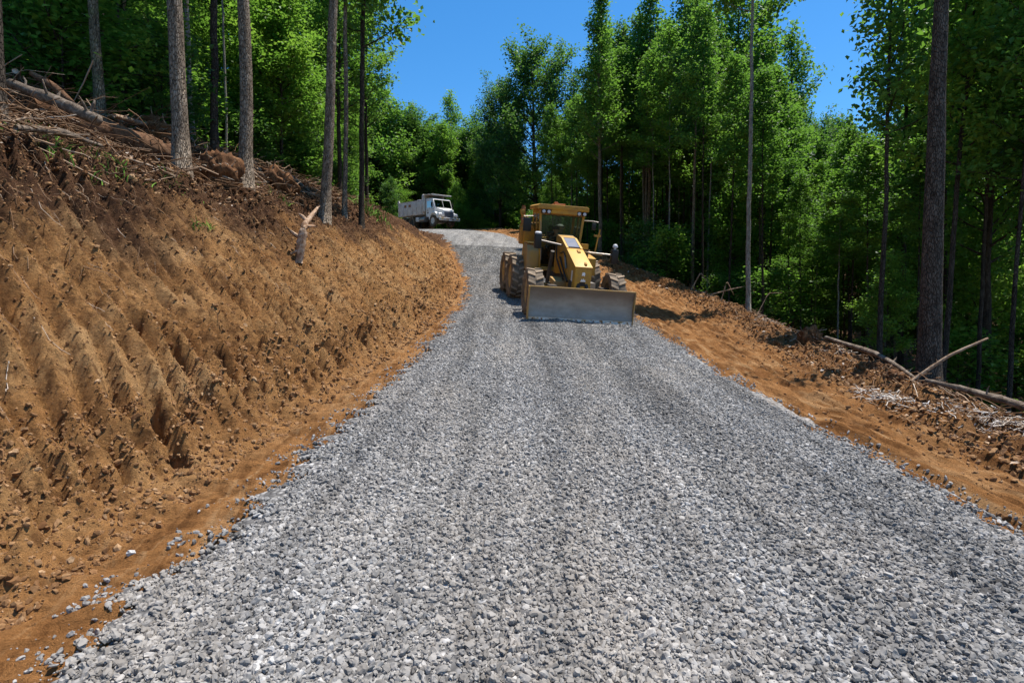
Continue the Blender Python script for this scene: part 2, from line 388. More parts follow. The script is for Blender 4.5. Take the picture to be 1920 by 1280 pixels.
for i, (y0, y1, dens, r0, r1, sub, jag) in enumerate([(1.0, 3.6, 2900, .0095, .024, 2, .18), (3.6, 9, 2100, .0095, .025, 1, .2), (9, 18, 1100, .013, .028, 1, .2), (18, 36, 420, .019, .036, 1, .2), (1.0, 4.0, 3600, .004, .0095, 1, .2), (4.0, 8.0, 1500, .005, .011, 1, .2)]):
    P = gravel_points(y0, y1, dens); n = len(P)
    sz = r0+(r1-r0)*rng.random(n)**1.8
    P[:, 2] += sz*rng.uniform(-.05, .5, n)
    tag(scatter_rocks('gravel', P, sz, sub, M['stone'], jag*1.15, .6, .85, tri_tint(n)), kind='stuff', label='grey crushed stone spread over the road', cat='gravel')

# ------------------------------------------------------------------ trees
def leaf_mat(name, stops, trans):
    t = NT(name); a = t.math('ADD', t.math('MULTIPLY', t.attr('tint'), .75), t.math('MULTIPLY', t.objrand(), .25))
    c = t.ramp(a, stops); t.color(c); t.rough(.5); t.b.inputs['Specular IOR Level'].default_value = .3
    tl = t.add('ShaderNodeBsdfTranslucent'); t.link(t.mix(.55, c, (.20, .40, .04), 'MIX'), tl.inputs[0])
    mx = t.add('ShaderNodeMixShader'); mx.inputs[0].default_value = trans
    t.link(t.b.outputs[0], mx.inputs[1]); t.link(tl.outputs[0], mx.inputs[2]); t.link(mx.outputs[0], t.out.inputs[0]); return t.m
M['leaf'] = leaf_mat('broad green leaves', [(.1, (.03, .088, .020)), (.4, (.07, .175, .030)), (.68, (.13, .25, .036)), (.95, (.22, .34, .05))], .52)
M['leaf_light'] = leaf_mat('fresh yellow green leaves', [(.1, (.04, .115, .018)), (.4, (.085, .20, .028)), (.68, (.15, .275, .034)), (.95, (.25, .38, .05))], .52)
M['leaf_dark'] = leaf_mat('dark green leaves', [(.1, (.016, .055, .020)), (.4, (.034, .100, .030)), (.68, (.065, .155, .036)), (.95, (.12, .22, .045))], .42)
def bark(name, dark, mid, light, plates=1.0, moss=.0):
    t = NT(name); p = t.pos((1, 1, .28), obj=True); q = t.pos(obj=True)
    d = t.voro(p, 36, 'DISTANCE_TO_EDGE'); n = t.noise(p, 14, 6, .7); n2 = t.noise(q, 2.2, 4, .6)
    c = t.ramp(n, [(.3, dark), (.5, mid), (.7, light)])
    c = t.mix(t.ramp(d, [(.0, plates), (.09, 0.0)]), c, dark)
    c = t.mix(t.ramp(n2, [(.55, 0.0), (.75, .5)]), c, light)
    if moss: c = t.mix(t.ramp(t.noise(q, 3.4, 4, .6), [(.52, 0.0), (.66, moss)]), c, (.10, .13, .045))
    t.color(c); t.rough(.95); t.b.inputs['Specular IOR Level'].default_value = .1
    b = t.bump(t.ramp(d, [(0, 0.0), (.14, 1.0)]), .9, .03); t.bump(n, .7, .02, b); return t.m
M['bark'] = bark('plated grey brown bark', (.055, .038, .026), (.25, .19, .135), (.43, .35, .265))
M['bark_moss'] = bark('mossy grey bark', (.045, .036, .022), (.18, .148, .098), (.32, .275, .19), .9, .6)
M['bark_mid'] = bark('shaded brown bark', (.03, .023, .018), (.10, .078, .06), (.18, .148, .118))
M['bark_dark'] = bark('dark brown bark', (.022, .017, .013), (.07, .054, .041), (.13, .105, .08))
M['bark_pale'] = bark('smooth pale bark', (.15, .13, .105), (.30, .275, .235), (.46, .43, .375), .3)

def tubes(polys, n=6):
    """polys: list of (points (k,3), radii (k)) -> verts, quads"""
    VV, FF, off = [], [], 0
    for pts, rad in polys:
        pts = np.asarray(pts, float); rad = np.asarray(rad, float); k = len(pts)
        tg = np.gradient(pts, axis=0); tg /= np.linalg.norm(tg, axis=1)[:, None]+1e-9
        ref = np.where(np.abs(tg[:, 2:3]) > .9, np.array([[1., 0, 0]]), np.array([[0., 0, 1]]))
        u = np.cross(tg, ref); u /= np.linalg.norm(u, axis=1)[:, None]+1e-9; w = np.cross(tg, u)
        a = np.arange(n)*2*math.pi/n
        ring = pts[:, None]+rad[:, None, None]*(u[:, None]*np.cos(a)[None, :, None]+w[:, None]*np.sin(a)[None, :, None])
        VV.append(ring.reshape(-1, 3)); idx = np.arange(k*n).reshape(k, n)+off
        nx = np.roll(idx, -1, 1)
        FF.append(np.stack([idx[:-1], nx[:-1], nx[1:], idx[1:]], -1).reshape(-1, 4))
        FF.append(np.array([[idx[-1, i], idx[-1, (i+1) % n], idx[-1, (i+2) % n], idx[-1, (i+2) % n]] for i in range(0, 0)]).reshape(-1, 4).astype(int))
        # end caps as quads fans
        for row in (idx[0], idx[-1]):
            if n >= 4: FF.append(np.array([[row[0], row[j], row[j+1], row[j+2]] for j in range(1, n-2, 2)]))
        off += k*n
    return np.concatenate(VV), np.concatenate(FF)

class Tree:
    pass
def leaf_cloud(rg, cen, tint, size, flat):
    n = len(cen); ax = rg.normal(size=(n, 3)); ax[:, 2] *= (1-flat)*.9; ax[:, 2] -= .18
    ax /= np.linalg.norm(ax, axis=1)[:, None]
    nm = rg.normal(size=(n, 3)); nm[:, 2] = np.abs(nm[:, 2])+flat*2.2+.35
    b = np.cross(nm, ax); b /= np.linalg.norm(b, axis=1)[:, None]+1e-9; u = np.cross(ax, b)
    l = size*rg.uniform(.65, 1.3, n)[:, None]*.5; wd = l*rg.uniform(.55, .8, n)[:, None]
    v = np.stack([cen-ax*l, cen+b*wd+u*wd*.35-ax*l*.1, cen+ax*l, cen-b*wd+u*wd*.35-ax*l*.1], 1).reshape(-1, 3)
    f = np.arange(n*4).reshape(n, 4)
    return v, f, np.repeat(np.clip(tint, 0, 1), 4)
def grow(name, seed, H, r0, base, Rmax, nbr, nleaf, lsize, e0, e1, shape='oval', leafmat='leaf', barkmat='bark_dark', lean=0.0, sides=7, flat=.3, spread=.3, flare=1.5, fork=0, twig=True, wander=.012):
    """mesh data for a trunk with limbs and a crown of separate leaves, standing at the origin"""
    rg = np.random.default_rng(seed)
    k = 26; t = np.linspace(0, 1, k); wx = np.cumsum(rg.normal(0, wander, k))*H*.12; wy = np.cumsum(rg.normal(0, wander, k))*H*.12
    tp = np.stack([lean*H*t+wx-wx[0], wy-wy[0], H*t-.35*(t == 0)], -1)
    tr = r0*(1-t*.93)**.75*(1+(flare-1)*np.exp(-t*H/.35)); tr = np.maximum(tr, .012)
    polys = []; ends = []
    def at(f):
        return np.array([np.interp(f, t, tp[:, i]) for i in range(3)])
    cl, ct = [], []
    for i in range(nbr):
        u = (i+rg.random()*.8)/nbr; f = base+(1-base)*(u**.9)*.985
        if shape == 'oval': sh = (.42+.58*math.sin(math.pi*min(1, .12+u*.95))**.8)*(1-.35*u)
        elif shape == 'spire': sh = (1-u)**.75*.92+.10
        elif shape == 'flat': sh = .75+.25*math.sin(math.pi*u)
        else: sh = .35+.65*math.sin(math.pi*(.15+.78*u))
        L = Rmax*sh*rg.uniform(.65, 1.25); az = i*2.39996+rg.normal(0, .4); el = R(e0+(e1-e0)*u+rg.normal(0, 7))
        p0 = at(f); hd = np.array([math.cos(az), math.sin(az), 0]); q = np.linspace(0, 1, 6)
        curve = rg.uniform(.05, .28)*(1 if e1 > 30 else -.6)
        bp = p0+q[:, None]*L*math.cos(el)*hd+np.stack([0*q, 0*q, q*L*math.sin(el)+curve*L*q*q], -1)+np.cumsum(rg.normal(0, .03*L, (6, 3)), 0)*q[:, None]
        br = np.interp(f, t, tr)*rg.uniform(.28, .45)*(1-.85*q)+.006
        polys.append((bp, br))
        nt = int(3+L*2.2) if twig else 2
        ctint = rg.normal(.5, .2)
        for j in range(nt):
            w = .25+.75*(j+rg.random())/nt; b0 = np.array([np.interp(w, q, bp[:, c]) for c in range(3)])
            l2 = L*.38*(1.15-w*.6)*rg.uniform(.6, 1.2); a2 = az+rg.choice([-1, 1])*rg.uniform(.4, 1.2); e2 = el*.7+rg.normal(0, .25)
            b1 = b0+l2*np.array([math.cos(a2)*math.cos(e2), math.sin(a2)*math.cos(e2), math.sin(e2)+(.15 if e1 > 30 else -.05)])
            if twig: polys.append((np.stack([b0, (b0+b1)/2+rg.normal(0, .03, 3), b1]), np.array([.014, .010, .005])*(.6+L*.12)))
            m = max(2, int(5*l2/.5))
            for w2 in np.linspace(.3, 1.05, m): cl.append(b0+(b1-b0)*w2); ct.append(ctint+rg.normal(0, .10))
        for w in np.linspace(.7, 1.03, 3): cl.append(np.array([np.interp(min(w, 1), q, bp[:, c]) for c in range(3)])); ct.append(ctint)
    if not nleaf:
        v, f = tubes([(tp, tr)]+polys, sides)
        return dict(name=name, H=H, trunk=mesh_np('trunk', v, f, M[barkmat], link=False), crown=None)
    cl = np.array(cl); ct = np.array(ct); idx = rg.integers(0, len(cl), nleaf)
    sp = spread*np.array([1, 1, .55 if flat > .5 else .8])
    cen = cl[idx]+rg.normal(0, 1, (nleaf, 3))*sp; tint = ct[idx]+rg.normal(0, .13, nleaf)
    lv, lf, lt = leaf_cloud(rg, cen, tint, lsize, flat)
    tv, tf = tubes([(tp, tr)], sides); bv, bf = tubes(polys, 4)
    v = np.concatenate([tv, bv]); f = np.concatenate([tf, bf+len(tv)])
    return dict(name=name, H=H, trunk=mesh_np('trunk', v, f, M[barkmat], link=False), crown=mesh_np('crown', lv, lf, M[leafmat], attrs={'tint': lt}, smooth=False, link=False))

def plant(pr, x, y, z=None, sx=1., sz=1., rot=0., label=None, cat='tree', group=None, name=None, tilt=(0, 0)):
    o = bpy.data.objects.new(name or pr['name'], None); C.objects.link(o); o.empty_display_size = .2
    o.location = (x, y, gz(x, y)-.03 if z is None else z); o.scale = (sx, sx, sz); o.rotation_euler = (tilt[0], tilt[1], rot)
    for nm in ('trunk', 'crown'):
        if pr[nm] is None: continue
        c = bpy.data.objects.new('stem' if nm == 'trunk' and 'bush' in (name or pr['name']) else ('foliage' if 'bush' in (name or pr['name']) and nm == 'crown' else nm), pr[nm]); C.objects.link(c); c.parent = o
    tag(o, label, cat, group); return o
F = 1066.7
def px2x(px, d): return (px-960)/F*(d*math.cos(R(2)))
def top_z(py, d):
    v = (640-py)/F; c, s = math.cos(R(2)), math.sin(R(2))
    return 1.6+d*(v*c-s)/(c+v*s)

P_ = {}
for i in range(3):
    P_['poplar%d' % i] = grow('poplar_tree', 20+i, 20, .17, .30, 2.9, 58, 8000, .23, 28, 66, 'oval', ['leaf', 'leaf', 'leaf_light'][i], 'bark_dark', spread=.27)
for i in range(2):
    P_['tulip%d' % i] = grow('tulip_poplar_tree', 30+i, 20, .16, .38, 2.5, 46, 6500, .23, 35, 70, 'oval', 'leaf', 'bark', spread=.24, flat=.2)
for i in range(3):
    P_['bushy%d' % i] = grow('broadleaf_tree', 40+i, 12, .10, .24, 2.8, 60, 9000, .22, 12, 58, 'oval', ['leaf', 'leaf_light', 'leaf_dark'][i], 'bark_dark', spread=.26)
for i in range(2):
    P_['pine%d' % i] = grow('dark_oak_tree', 50+i, 16, .22, .22, 4.2, 62, 24000, .21, 22, 66, 'round', 'leaf_dark', 'bark_dark', spread=.26)
for i in range(2):
    P_['beech%d' % i] = grow('understory_beech_tree', 60+i, 7, .05, .08, 2.4, 34, 8500, .135, 2, 22, 'flat', ['leaf_light', 'leaf'][i], 'bark_dark', flat=.85, spread=.24)
for i in range(3):
    P_['bush%d' % i] = grow('leafy_bush', 70+i, 2.2, .025, .02, 1.15, 24, 2600, .125, 10, 55, 'oval', ['leaf', 'leaf_light', 'leaf_dark'][i], 'bark_dark', flat=.5, spread=.2)
P_['spire0'] = grow('slender_poplar_tree', 81, 20, .13, .36, 2.0, 54, 9500, .17, 38, 72, 'spire', 'leaf', 'bark', spread=.22, flat=.2)
P_['spire1'] = grow('slender_poplar_tree', 82, 20, .10, .30, 1.9, 50, 10000, .17, 38, 72, 'spire', 'leaf_light', 'bark_pale', spread=.24, flat=.2)

# foreground trunks on the hillside above the cut: px, py of the base, depth, diameter, bark, lean, crown, label
def tall(seed, H, dia, base, barkm, lean, Rm=2.6, nl=11000, nbr=34, leafm='leaf', side=12):
    return grow('tall_forest_tree', seed, H, dia/2, base, Rm, nbr, nl, .19, 15, 60, 'oval', leafm, barkm, lean, side, .3, .32, 1.45, wander=.006)
fg = [
    (8, 8.3, .20, 'bark_dark', -.004, .60, 'dark trunk at the left edge of the hillside, beside the slash pile'),
    (198, 12.0, .20, 'bark_moss', -.018, .58, 'mossy dark trunk standing in front of the fallen brown log'),
    (348, 11.0, .29, 'bark', -.012, .60, 'thick plated grey trunk at the low end of the fallen brown log'),
    (410, 15.5, .20, 'bark_dark', -.006, .55, 'dark slim trunk in shade between the two thick plated trunks'),
    (466, 13.0, .29, 'bark', -.012, .60, 'thick straight brown grey trunk with flared roots above the cut bank'),
    (610, 16.0, .29, 'bark', .040, .62, 'leaning grey trunk on the lip of the bank beside the broken white root'),
    (648, 18.5, .155, 'bark', .018, .42, 'slim sunlit trunk just behind the leaning grey trunk'),
    (680, 19.5, .19, 'bark_dark', .020, .28, 'dark trunk nearest the dump truck at the end of the bank, crown over the road'),
    (176, 16.5, .13, 'bark_pale', -.02, .50, 'thin pale trunk behind the mossy dark trunk'),
    (368, 18.0, .15, 'bark_pale', -.008, .50, 'thin pale trunk close behind the thick plated grey trunk'),
    (206, 19.0, .17, 'bark_dark', -.012, .45, 'dark trunk deep behind the slash pile and the mossy trunk'),
    (28, 17.0, .14, 'bark_pale', -.01, .5, 'thin pale trunk beyond the slash pile at the left edge'),
]
for i, (px, d, dia, bk, lean, bs, lab) in enumerate(fg):
    pr = tall(200+i, 21+(i % 3), dia, bs, bk, lean, Rm=2.3 if i > 4 else 2.6, nl=9000 if i != 7 else 13000, nbr=34 if i != 7 else 46)
    plant(pr, px2x(px, d), d, label=lab, group='tall trunks above the cut bank')

# trees with a look of their own along the right and at the far end: px, depth, py of the top, kind, radius scale, label
def lone(px, d, ptop, kind, rs, lab, tilt=(0, 0), group=None, rot=None):
    x = px2x(px, d); z = gz(x, d); pr = P_[kind]; H = top_z(ptop, d)-z
    return plant(pr, x, d, sx=H/pr['H']*rs, sz=H/pr['H'], rot=random.random()*6.28 if rot is None else rot, label=lab, tilt=tilt, group=group)
pr = grow('tall_forest_tree', 300, 13.5, .20,   .86, .6, 6, 70, .19, 20, 60, 'oval', 'leaf', 'bark_mid', .004, 14, .3, .32, 1.35, wander=.004)
plant(pr, px2x(1744, 11), 11.0, label='thick dark trunk rising by the leaning stick and the long fallen pole', tilt=(0, R(.5)))
pr = grow('slender_birch_tree', 301, 19, .085, .52, 1.7, 34, 6500, .17, 35, 68, 'spire', 'leaf', 'bark_pale', .012, 9, .2, .24, 1.3, wander=.006)
plant(pr, px2x(1403, 20.3), 20.3, label='thin straight pale trunk at the brush-littered edge of the dirt shoulder')
pr = grow('slender_forest_tree', 302, 13, .075, .50, 1.2, 30, 3400, .17, 20, 62, 'oval', 'leaf', 'bark_dark', .006, 8, .2, .26, 1.3, wander=.006)
plant(pr, px2x(1652, 15.5), 15.5, label='slim dark trunk with its narrow crown standing out against the blue gap')
pr = grow('slender_forest_tree', 303, 15, .08, .42, 1.7, 34, 5500, .18, 25, 62, 'oval', 'leaf_light', 'bark_dark', .055, 8, .3, .28, 1.3, wander=.006)
plant(pr, px2x(1768, 15.6), 15.6, label='slim trunk leaning outwards just behind the thick dark trunk')
pr = grow('slender_forest_tree', 304, 15, .06, .40, 1.8, 34, 5500, .18, 20, 62, 'oval', 'leaf', 'bark_dark', .03, 8, .3, .3, 1.3, wander=.006)
plant(pr, px2x(1893, 14.2), 14.2, label='dark trunk at the right edge above the long fallen pole')
lone(1124, 37, -30, 'spire0', 1.25, 'tall airy tree with a bare lower trunk right behind the grader cab')
lone(1212, 40, -25, 'tulip0', 1.0, 'tall pointed tree next to the airy one behind the grader')
lone(1300, 36, -90, 'poplar0', 1.0, 'tallest dark poplar at the right of the sky gap, cut by the top edge')
lone(1375, 33, -30, 'poplar1', .85, 'tall poplar between the darkest poplar and the pale thin trunk')
lone(1425, 34, 5, 'tulip1', 1.1, 'pointed tree with upswept branches at the edge of the right sky gap')
lone(1478, 36, 62, 'poplar2', .85, 'lower poplar stepping down to the right sky gap')
lone(1003, 60, 128, 'pine0', 1.15, 'broad dark oak with many tops rising behind the grader')
lone(938, 63, 190, 'pine1', .8, 'dark round tree to the side of the broad oak above the road crest')
lone(1072, 58, 140, 'poplar1', .9, 'green tree filling the gap between the broad oak and the airy tall tree')
lone(846, 78, 182, 'poplar2', 1.0, 'pointed bright tree rising straight above the dump truck')
lone(776, 76, 203, 'poplar0', 1.0, 'paler tree behind the tail of the dump truck')
lone(890, 80, 212, 'poplar1', 1.0, 'pointed tree above the front of the dump truck')
lone(640, 50, 130, 'bushy1', .8, 'bright tree at the end of the bank beside the tail of the dump truck')
lone(660, 41, 20, 'poplar0', 1.0, 'dark leafy tree hanging over the end of the bank')
lone(690, 31, -60, 'poplar1', 1.0, 'full green tree rising behind the dark trunk at the end of the bank')
lone(640, 27, -160, 'poplar2', 1.0, 'tall bright tree behind the leaning grey trunk')
lone(1690, 24, -150, 'poplar2', .75, 'bright leafy tree between the slim dark trunk and the thick dark trunk')
lone(1850, 19, -200, 'poplar1', .95, 'leafy tree behind the outward leaning trunk')

# the forest itself: trees scattered over the ground, none taller than the skyline of the photograph
SKY = np.array([(-900, -500), (700, -400), (745, -60), (755, 130), (762, 205), (805, 210), (845, 185), (900, 222), (930, 195), (1000, 132), (1060, 150), (1085, 60), (1125, -60), (1180, 20), (1215, -40), (1300, -90),
                (1395, 0), (1440, 0), (1482, 70), (1512, 150), (1535, 212), (1600, 222), (1640, 215), (1665, 130), (1700, -100), (1900, -300), (2800, -500)], float)
def skyline(px, r):
    return max(np.interp(q, SKY[:, 0], SKY[:, 1]) for q in (px-r*.6, px, px+r*.6))
taken = [(o.location.x, o.location.y) for o in C.objects if o.get('category') == 'tree']
def scatter_trees(n, xs, ysr, smin, smax, kinds, hrange, mind, label, group, cat='tree', drop=(15, 120), tries=6000, wid=(.8, 1.15), seed=1, lim=True):
    rg = random.Random(seed); made = 0
    for _ in range(tries):
        if made >= n: break
        y = rg.uniform(*ysr); x = rg.uniform(*xs)
        if abs(x) > y*1.02+3 or (x < -5 and 44 < y < 62 and x > -21) or (x < -5 and 33 < y <= 44 and x/y > -.30): continue
        s = float(s_of(np.array([x]), np.array([y]))[0])
        if y < 62:
            if not (smin(y) <= abs(s) <= smax and (s > 0) == (xs[1] > 0 and xs[0] >= -5)): continue
        if any((x-a)**2+(y-b)**2 < mind**2 for a, b in taken): continue
        k = rg.choice(kinds); pr = P_[k]; z = gz(x, y); H = rg.uniform(*hrange); px = 960+x/y*F
        w = rg.uniform(*wid)
        if lim:
            rpx = 2.6*H/pr['H']*F/y
            Hm = top_z(skyline(px, rpx)+rg.uniform(*drop), y)-z
            if Hm < 2.0: continue
            H = min(H, Hm)
        taken.append((x, y)); made += 1
        sc_ = H/pr['H']; plant(pr, x, y, z-.05, sx=sc_**.75*w, sz=sc_, rot=rg.uniform(0, 6.28), label=label, cat=cat, group=group)
    return made
for i in range(3):
    P_['mast%d' % i] = grow('slender_forest_tree', 90+i, 20, [.085, .11, .07][i], .50, 1.9, 34, 6000, .20, 15, 62, 'oval', ['leaf', 'leaf_dark', 'leaf_light'][i], ['bark_dark', 'bark', 'bark_pale'][i], [.01, -.01, .02][i], 7, .3, .26, 1.3, wander=.006)
lip = lambda y: TOE+cutH(y)/.8+2.6
cnt = []
cnt.append(scatter_trees(70, (-4.9, 40), (13, 52), lambda y: edgeR(y)+(4.6 if y < 25 else 2.2), 18, ['mast0', 'mast1', 'mast0', 'mast2'], (15, 21), 1.5, 'slender bare trunk among the forest trees below the dirt shoulder', 'slender trunks below the shoulder', seed=12, wid=(.9, 1.2)))
cnt.append(scatter_trees(40, (-30, -5.01), (15, 45), lambda y: lip(y)+.8, 24, ['mast0', 'mast1', 'mast2'], (15, 21), 1.5, 'slender bare trunk among the hillside forest trees behind the bank trunks', 'slender trunks on the hillside', seed=13, wid=(.9, 1.2)))
cnt.append(scatter_trees(34, (-45, -5.01), (17, 50), lambda y: lip(y)+1.5, 38, ['poplar0', 'poplar1', 'poplar2', 'bushy0', 'bushy2', 'bushy1'], (11, 21), 2.5, 'leafy tree in the dense forest on the hillside behind the bank trunks', 'hillside forest trees', seed=2))
cnt.append(scatter_trees(62, (-32, -5.01), (13.5, 44), lambda y: lip(y)+.6, 24, ['beech0', 'beech1', 'beech0', 'bushy1'], (3.5, 8), 1.4, 'low understory tree with layered leaves on the hillside behind the bank', 'hillside understory trees', seed=3))
cnt.append(scatter_trees(42, (-4.9, 60), (12, 62), lambda y: edgeR(y)+6.2, 36, ['poplar0', 'poplar1', 'poplar2', 'bushy0', 'bushy2', 'pine1'], (12, 22), 2.4, 'leafy tree in the dense forest below the dirt shoulder', 'forest trees below the shoulder', seed=4))
cnt.append(scatter_trees(66, (-4.9, 40), (14, 58), lambda y: edgeR(y)+3.4, 24, ['beech0', 'beech1', 'bushy0', 'bushy1', 'bushy1'], (3.5, 9.5), 1.3, 'low understory tree in the forest below the dirt shoulder', 'understory trees below the shoulder', seed=5))
cnt.append(scatter_trees(60, (-45, 45), (66, 100), lambda y: 0, 99, ['poplar0', 'poplar1', 'poplar2', 'bushy0', 'bushy1', 'pine1'], (11, 20), 3.0, 'forest tree far behind the dump truck and the road crest', 'far forest trees', seed=6, drop=(5, 60)))
cnt.append(scatter_trees(20, (-14, 14), (62.5, 68), lambda y: 0, 99, ['bushy0', 'bushy1', 'bushy2', 'beech0'], (3, 9), 2.0, 'low tree standing right behind the dump truck and the road crest', 'low trees behind the crest', seed=7))
cnt.append(scatter_trees(34, (-27, 0), (67, 92), lambda y: 0, 99, ['poplar0', 'poplar1', 'poplar2', 'bushy0', 'pine0'], (12, 20), 1.9, 'forest tree in the unbroken wall of woods behind the dump truck', 'tree wall behind the truck', seed=15, drop=(4, 45), wid=(1.15, 1.6)))
cnt.append(scatter_trees(30, (-5, 16), (63, 82), lambda y: 0, 99, ['bushy0', 'bushy1', 'bushy2', 'pine0'], (8, 15), 2.2, 'middle-sized forest tree behind the road crest above the grader', 'middle trees behind the crest', seed=14, drop=(30, 120)))
cnt.append(scatter_trees(45, (-25, -5.01), (12, 50), lambda y: lip(y)+.3, 16, ['bush0', 'bush1', 'bush2'], (1.2, 2.6), 1.0, 'leafy bush at the forest edge on the hillside above the bank', 'hillside bushes', cat='bush', seed=8, wid=(1., 1.5)))
cnt.append(scatter_trees(22, (-4.9, 30), (15, 55), lambda y: edgeR(y)+1.6, 14, ['bush0', 'bush1', 'bush2'], (1.2, 2.8), .9, 'leafy bush at the forest edge just below the dirt shoulder', 'shoulder bushes', cat='bush', seed=9, wid=(1., 1.5)))
cnt.append(scatter_trees(24, (-9, 12), (60.5, 66), lambda y: 0, 99, ['bush0', 'bush1', 'bush2'], (1.5, 3.0), .9, 'leafy bush behind the road crest', 'crest bushes', cat='bush', seed=10, wid=(1., 1.5)))
print('TREES', cnt)

# ------------------------------------------------------------------ machine building helpers
class MB:
    def __init__(self, xf=None): self.v = []; self.f = []; self.xf = xf
    def _p(self, pts):
        o = len(self.v); self.v += [tuple(p) for p in pts]; return o
    def box(self, c, s, rot=None, taper=None):
        pts = []
        for dz in (-.5, .5):
            for dx, dy in ((-.5, -.5), (.5, -.5), (.5, .5), (-.5, .5)):
                k = taper if (taper and dz > 0) else (1, 1)
                pts.append(Vector((dx*s[0]*k[0], dy*s[1]*k[1], dz*s[2])))
        if rot: e = Euler([R(a) for a in rot]).to_matrix(); pts = [e@p for p in pts]
        self.hexa([p+Vector(c) for p in pts]); return self
    def hexa(self, P):
        o = self._p(P)
        for q in ((3, 2, 1, 0), (4, 5, 6, 7), (0, 1, 5, 4), (1, 2, 6, 5), (2, 3, 7, 6), (3, 0, 4, 7)): self.f.append([o+i for i in q])
        return self
    def prism(self, prof, x0, x1, axis='x'):
        """extrude a 2d outline; axis x: outline is (y,z); axis y: (x,z); axis z: (x,y)"""
        mk = {'x': lambda a, p: (a, p[0], p[1]), 'y': lambda a, p: (p[0], a, p[1]), 'z': lambda a, p: (p[0], p[1], a)}[axis]
        n = len(prof); o = self._p([mk(x0, p) for p in prof]+[mk(x1, p) for p in prof])
        self.f.append([o+i for i in range(n)][::-1]); self.f.append([o+n+i for i in range(n)])
        for i in range(n): j = (i+1) % n; self.f.append([o+i, o+j, o+n+j, o+n+i])
        return self
    def tube(self, pts, r, n=10):
        rr = r if isinstance(r, (list, tuple)) else [r]*len(pts)
        P = [Vector(p) for p in pts]; rings = []
        for i, p in enumerate(P):
            t = (P[min(i+1, len(P)-1)]-P[max(i-1, 0)]).normalized(); ref = Vector((1, 0, 0)) if abs(t.z) > .9 else Vector((0, 0, 1))
            u = t.cross(ref).normalized(); w = t.cross(u)
            rings.append(self._p([p+rr[i]*(u*math.cos(a*2*math.pi/n)+w*math.sin(a*2*math.pi/n)) for a in range(n)]))
        for a, b in zip(rings, rings[1:]):
            for i in range(n): j = (i+1) % n; self.f.append([a+i, a+j, b+j, b+i])
        self.f.append([rings[0]+i for i in range(n)][::-1]); self.f.append([rings[-1]+i for i in range(n)]); return self
    def lathe(self, prof, c, axis='x', n=28, closed=False):
        """prof: (radius, offset along the axis)"""
        rings = []
        for r, h in prof:
            pts = []
            for i in range(n):
                a = i*2*math.pi/n; ca, sa = r*math.cos(a), r*math.sin(a)
                q = {'x': (h, ca, sa), 'y': (ca, h, sa), 'z': (ca, sa, h)}[axis]; pts.append(tuple(c[k]+q[k] for k in range(3)))
            rings.append(self._p(pts))
        pr = list(zip(rings, rings[1:]))+([(rings[-1], rings[0])] if closed else [])
        for a, b in pr:
            for i in range(n): j = (i+1) % n; self.f.append([a+i, a+j, b+j, b+i])
        if not closed:
            self.f.append([rings[0]+i for i in range(n)][::-1]); self.f.append([rings[-1]+i for i in range(n)])
        return self
    def plate(self, P, t=.02):
        """thin panel through 4 corners, thickness t"""
        P = [Vector(p) for p in P]; n = (P[1]-P[0]).cross(P[3]-P[0]).normalized()*t/2
        return self.hexa([p-n for p in P]+[p+n for p in P])
    def build(self, name, mat, parent=None, bevel=0.0, smooth=False, label=None):
        bm = bmesh.new(); vs_ = [bm.verts.new(self.xf(Vector(p)) if self.xf else p) for p in self.v]
        for q in self.f:
            try: bm.faces.new([vs_[i] for i in q])
            except ValueError: pass
        bmesh.ops.recalc_face_normals(bm, faces=bm.faces)
        me = bpy.data.meshes.new(name); bm.to_mesh(me); bm.free(); me.materials.append(mat)
        o = bpy.data.objects.new(name, me); C.objects.link(o)
        if parent: o.parent = parent
        if smooth: me.polygons.foreach_set('use_smooth', [True]*len(me.polygons))
        if bevel:
            b = o.modifiers.new('bevel', 'BEVEL'); b.width = bevel; b.segments = 2; b.limit_method = 'ANGLE'; b.angle_limit = R(35); b.harden_normals = False
        if smooth or bevel:
            try:
                me.polygons.foreach_set('use_smooth', [True]*len(me.polygons))
                m = o.modifiers.new('edges', 'EDGE_SPLIT'); m.split_angle = R(38)
            except Exception: pass
        if label: o['label'] = label
        return o

def pose(x, y, yaw, half_w, y0, y1):
    """orientation that rests points on the ground: yaw, pitch and roll from the ground heights"""
    fw = Vector((-math.sin(yaw), math.cos(yaw), 0)); rt = Vector((math.cos(yaw), math.sin(yaw), 0))
    def h(a, b):
        p = Vector((x, y, 0))+rt*a+fw*b; s = s_of(np.array([p.x]), np.array([p.y]))
        return float(max(road_top(s, np.array([p.y]))[0] if abs(s[0]) < HW+.2 else -99, base_h(s, np.array([p.y]))[0]))
    zf = (h(-half_w, y0)+h(half_w, y0))/2; zb = (h(-half_w, y1)+h(half_w, y1))/2
    zl = (h(-half_w, y0)+h(-half_w, y1))/2; zr_ = (h(half_w, y0)+h(half_w, y1))/2
    Yv = (fw*(y1-y0)+Vector((0, 0, zb-zf))).normalized(); Xv = (rt*2*half_w+Vector((0, 0, zr_-zl))); Zv = Xv.cross(Yv).normalized(); Xv = Yv.cross(Zv)
    Mx = Matrix((Xv, Yv, Zv)).transposed()
    return Mx.to_euler(), zf, (zb-zf)/(y1-y0)

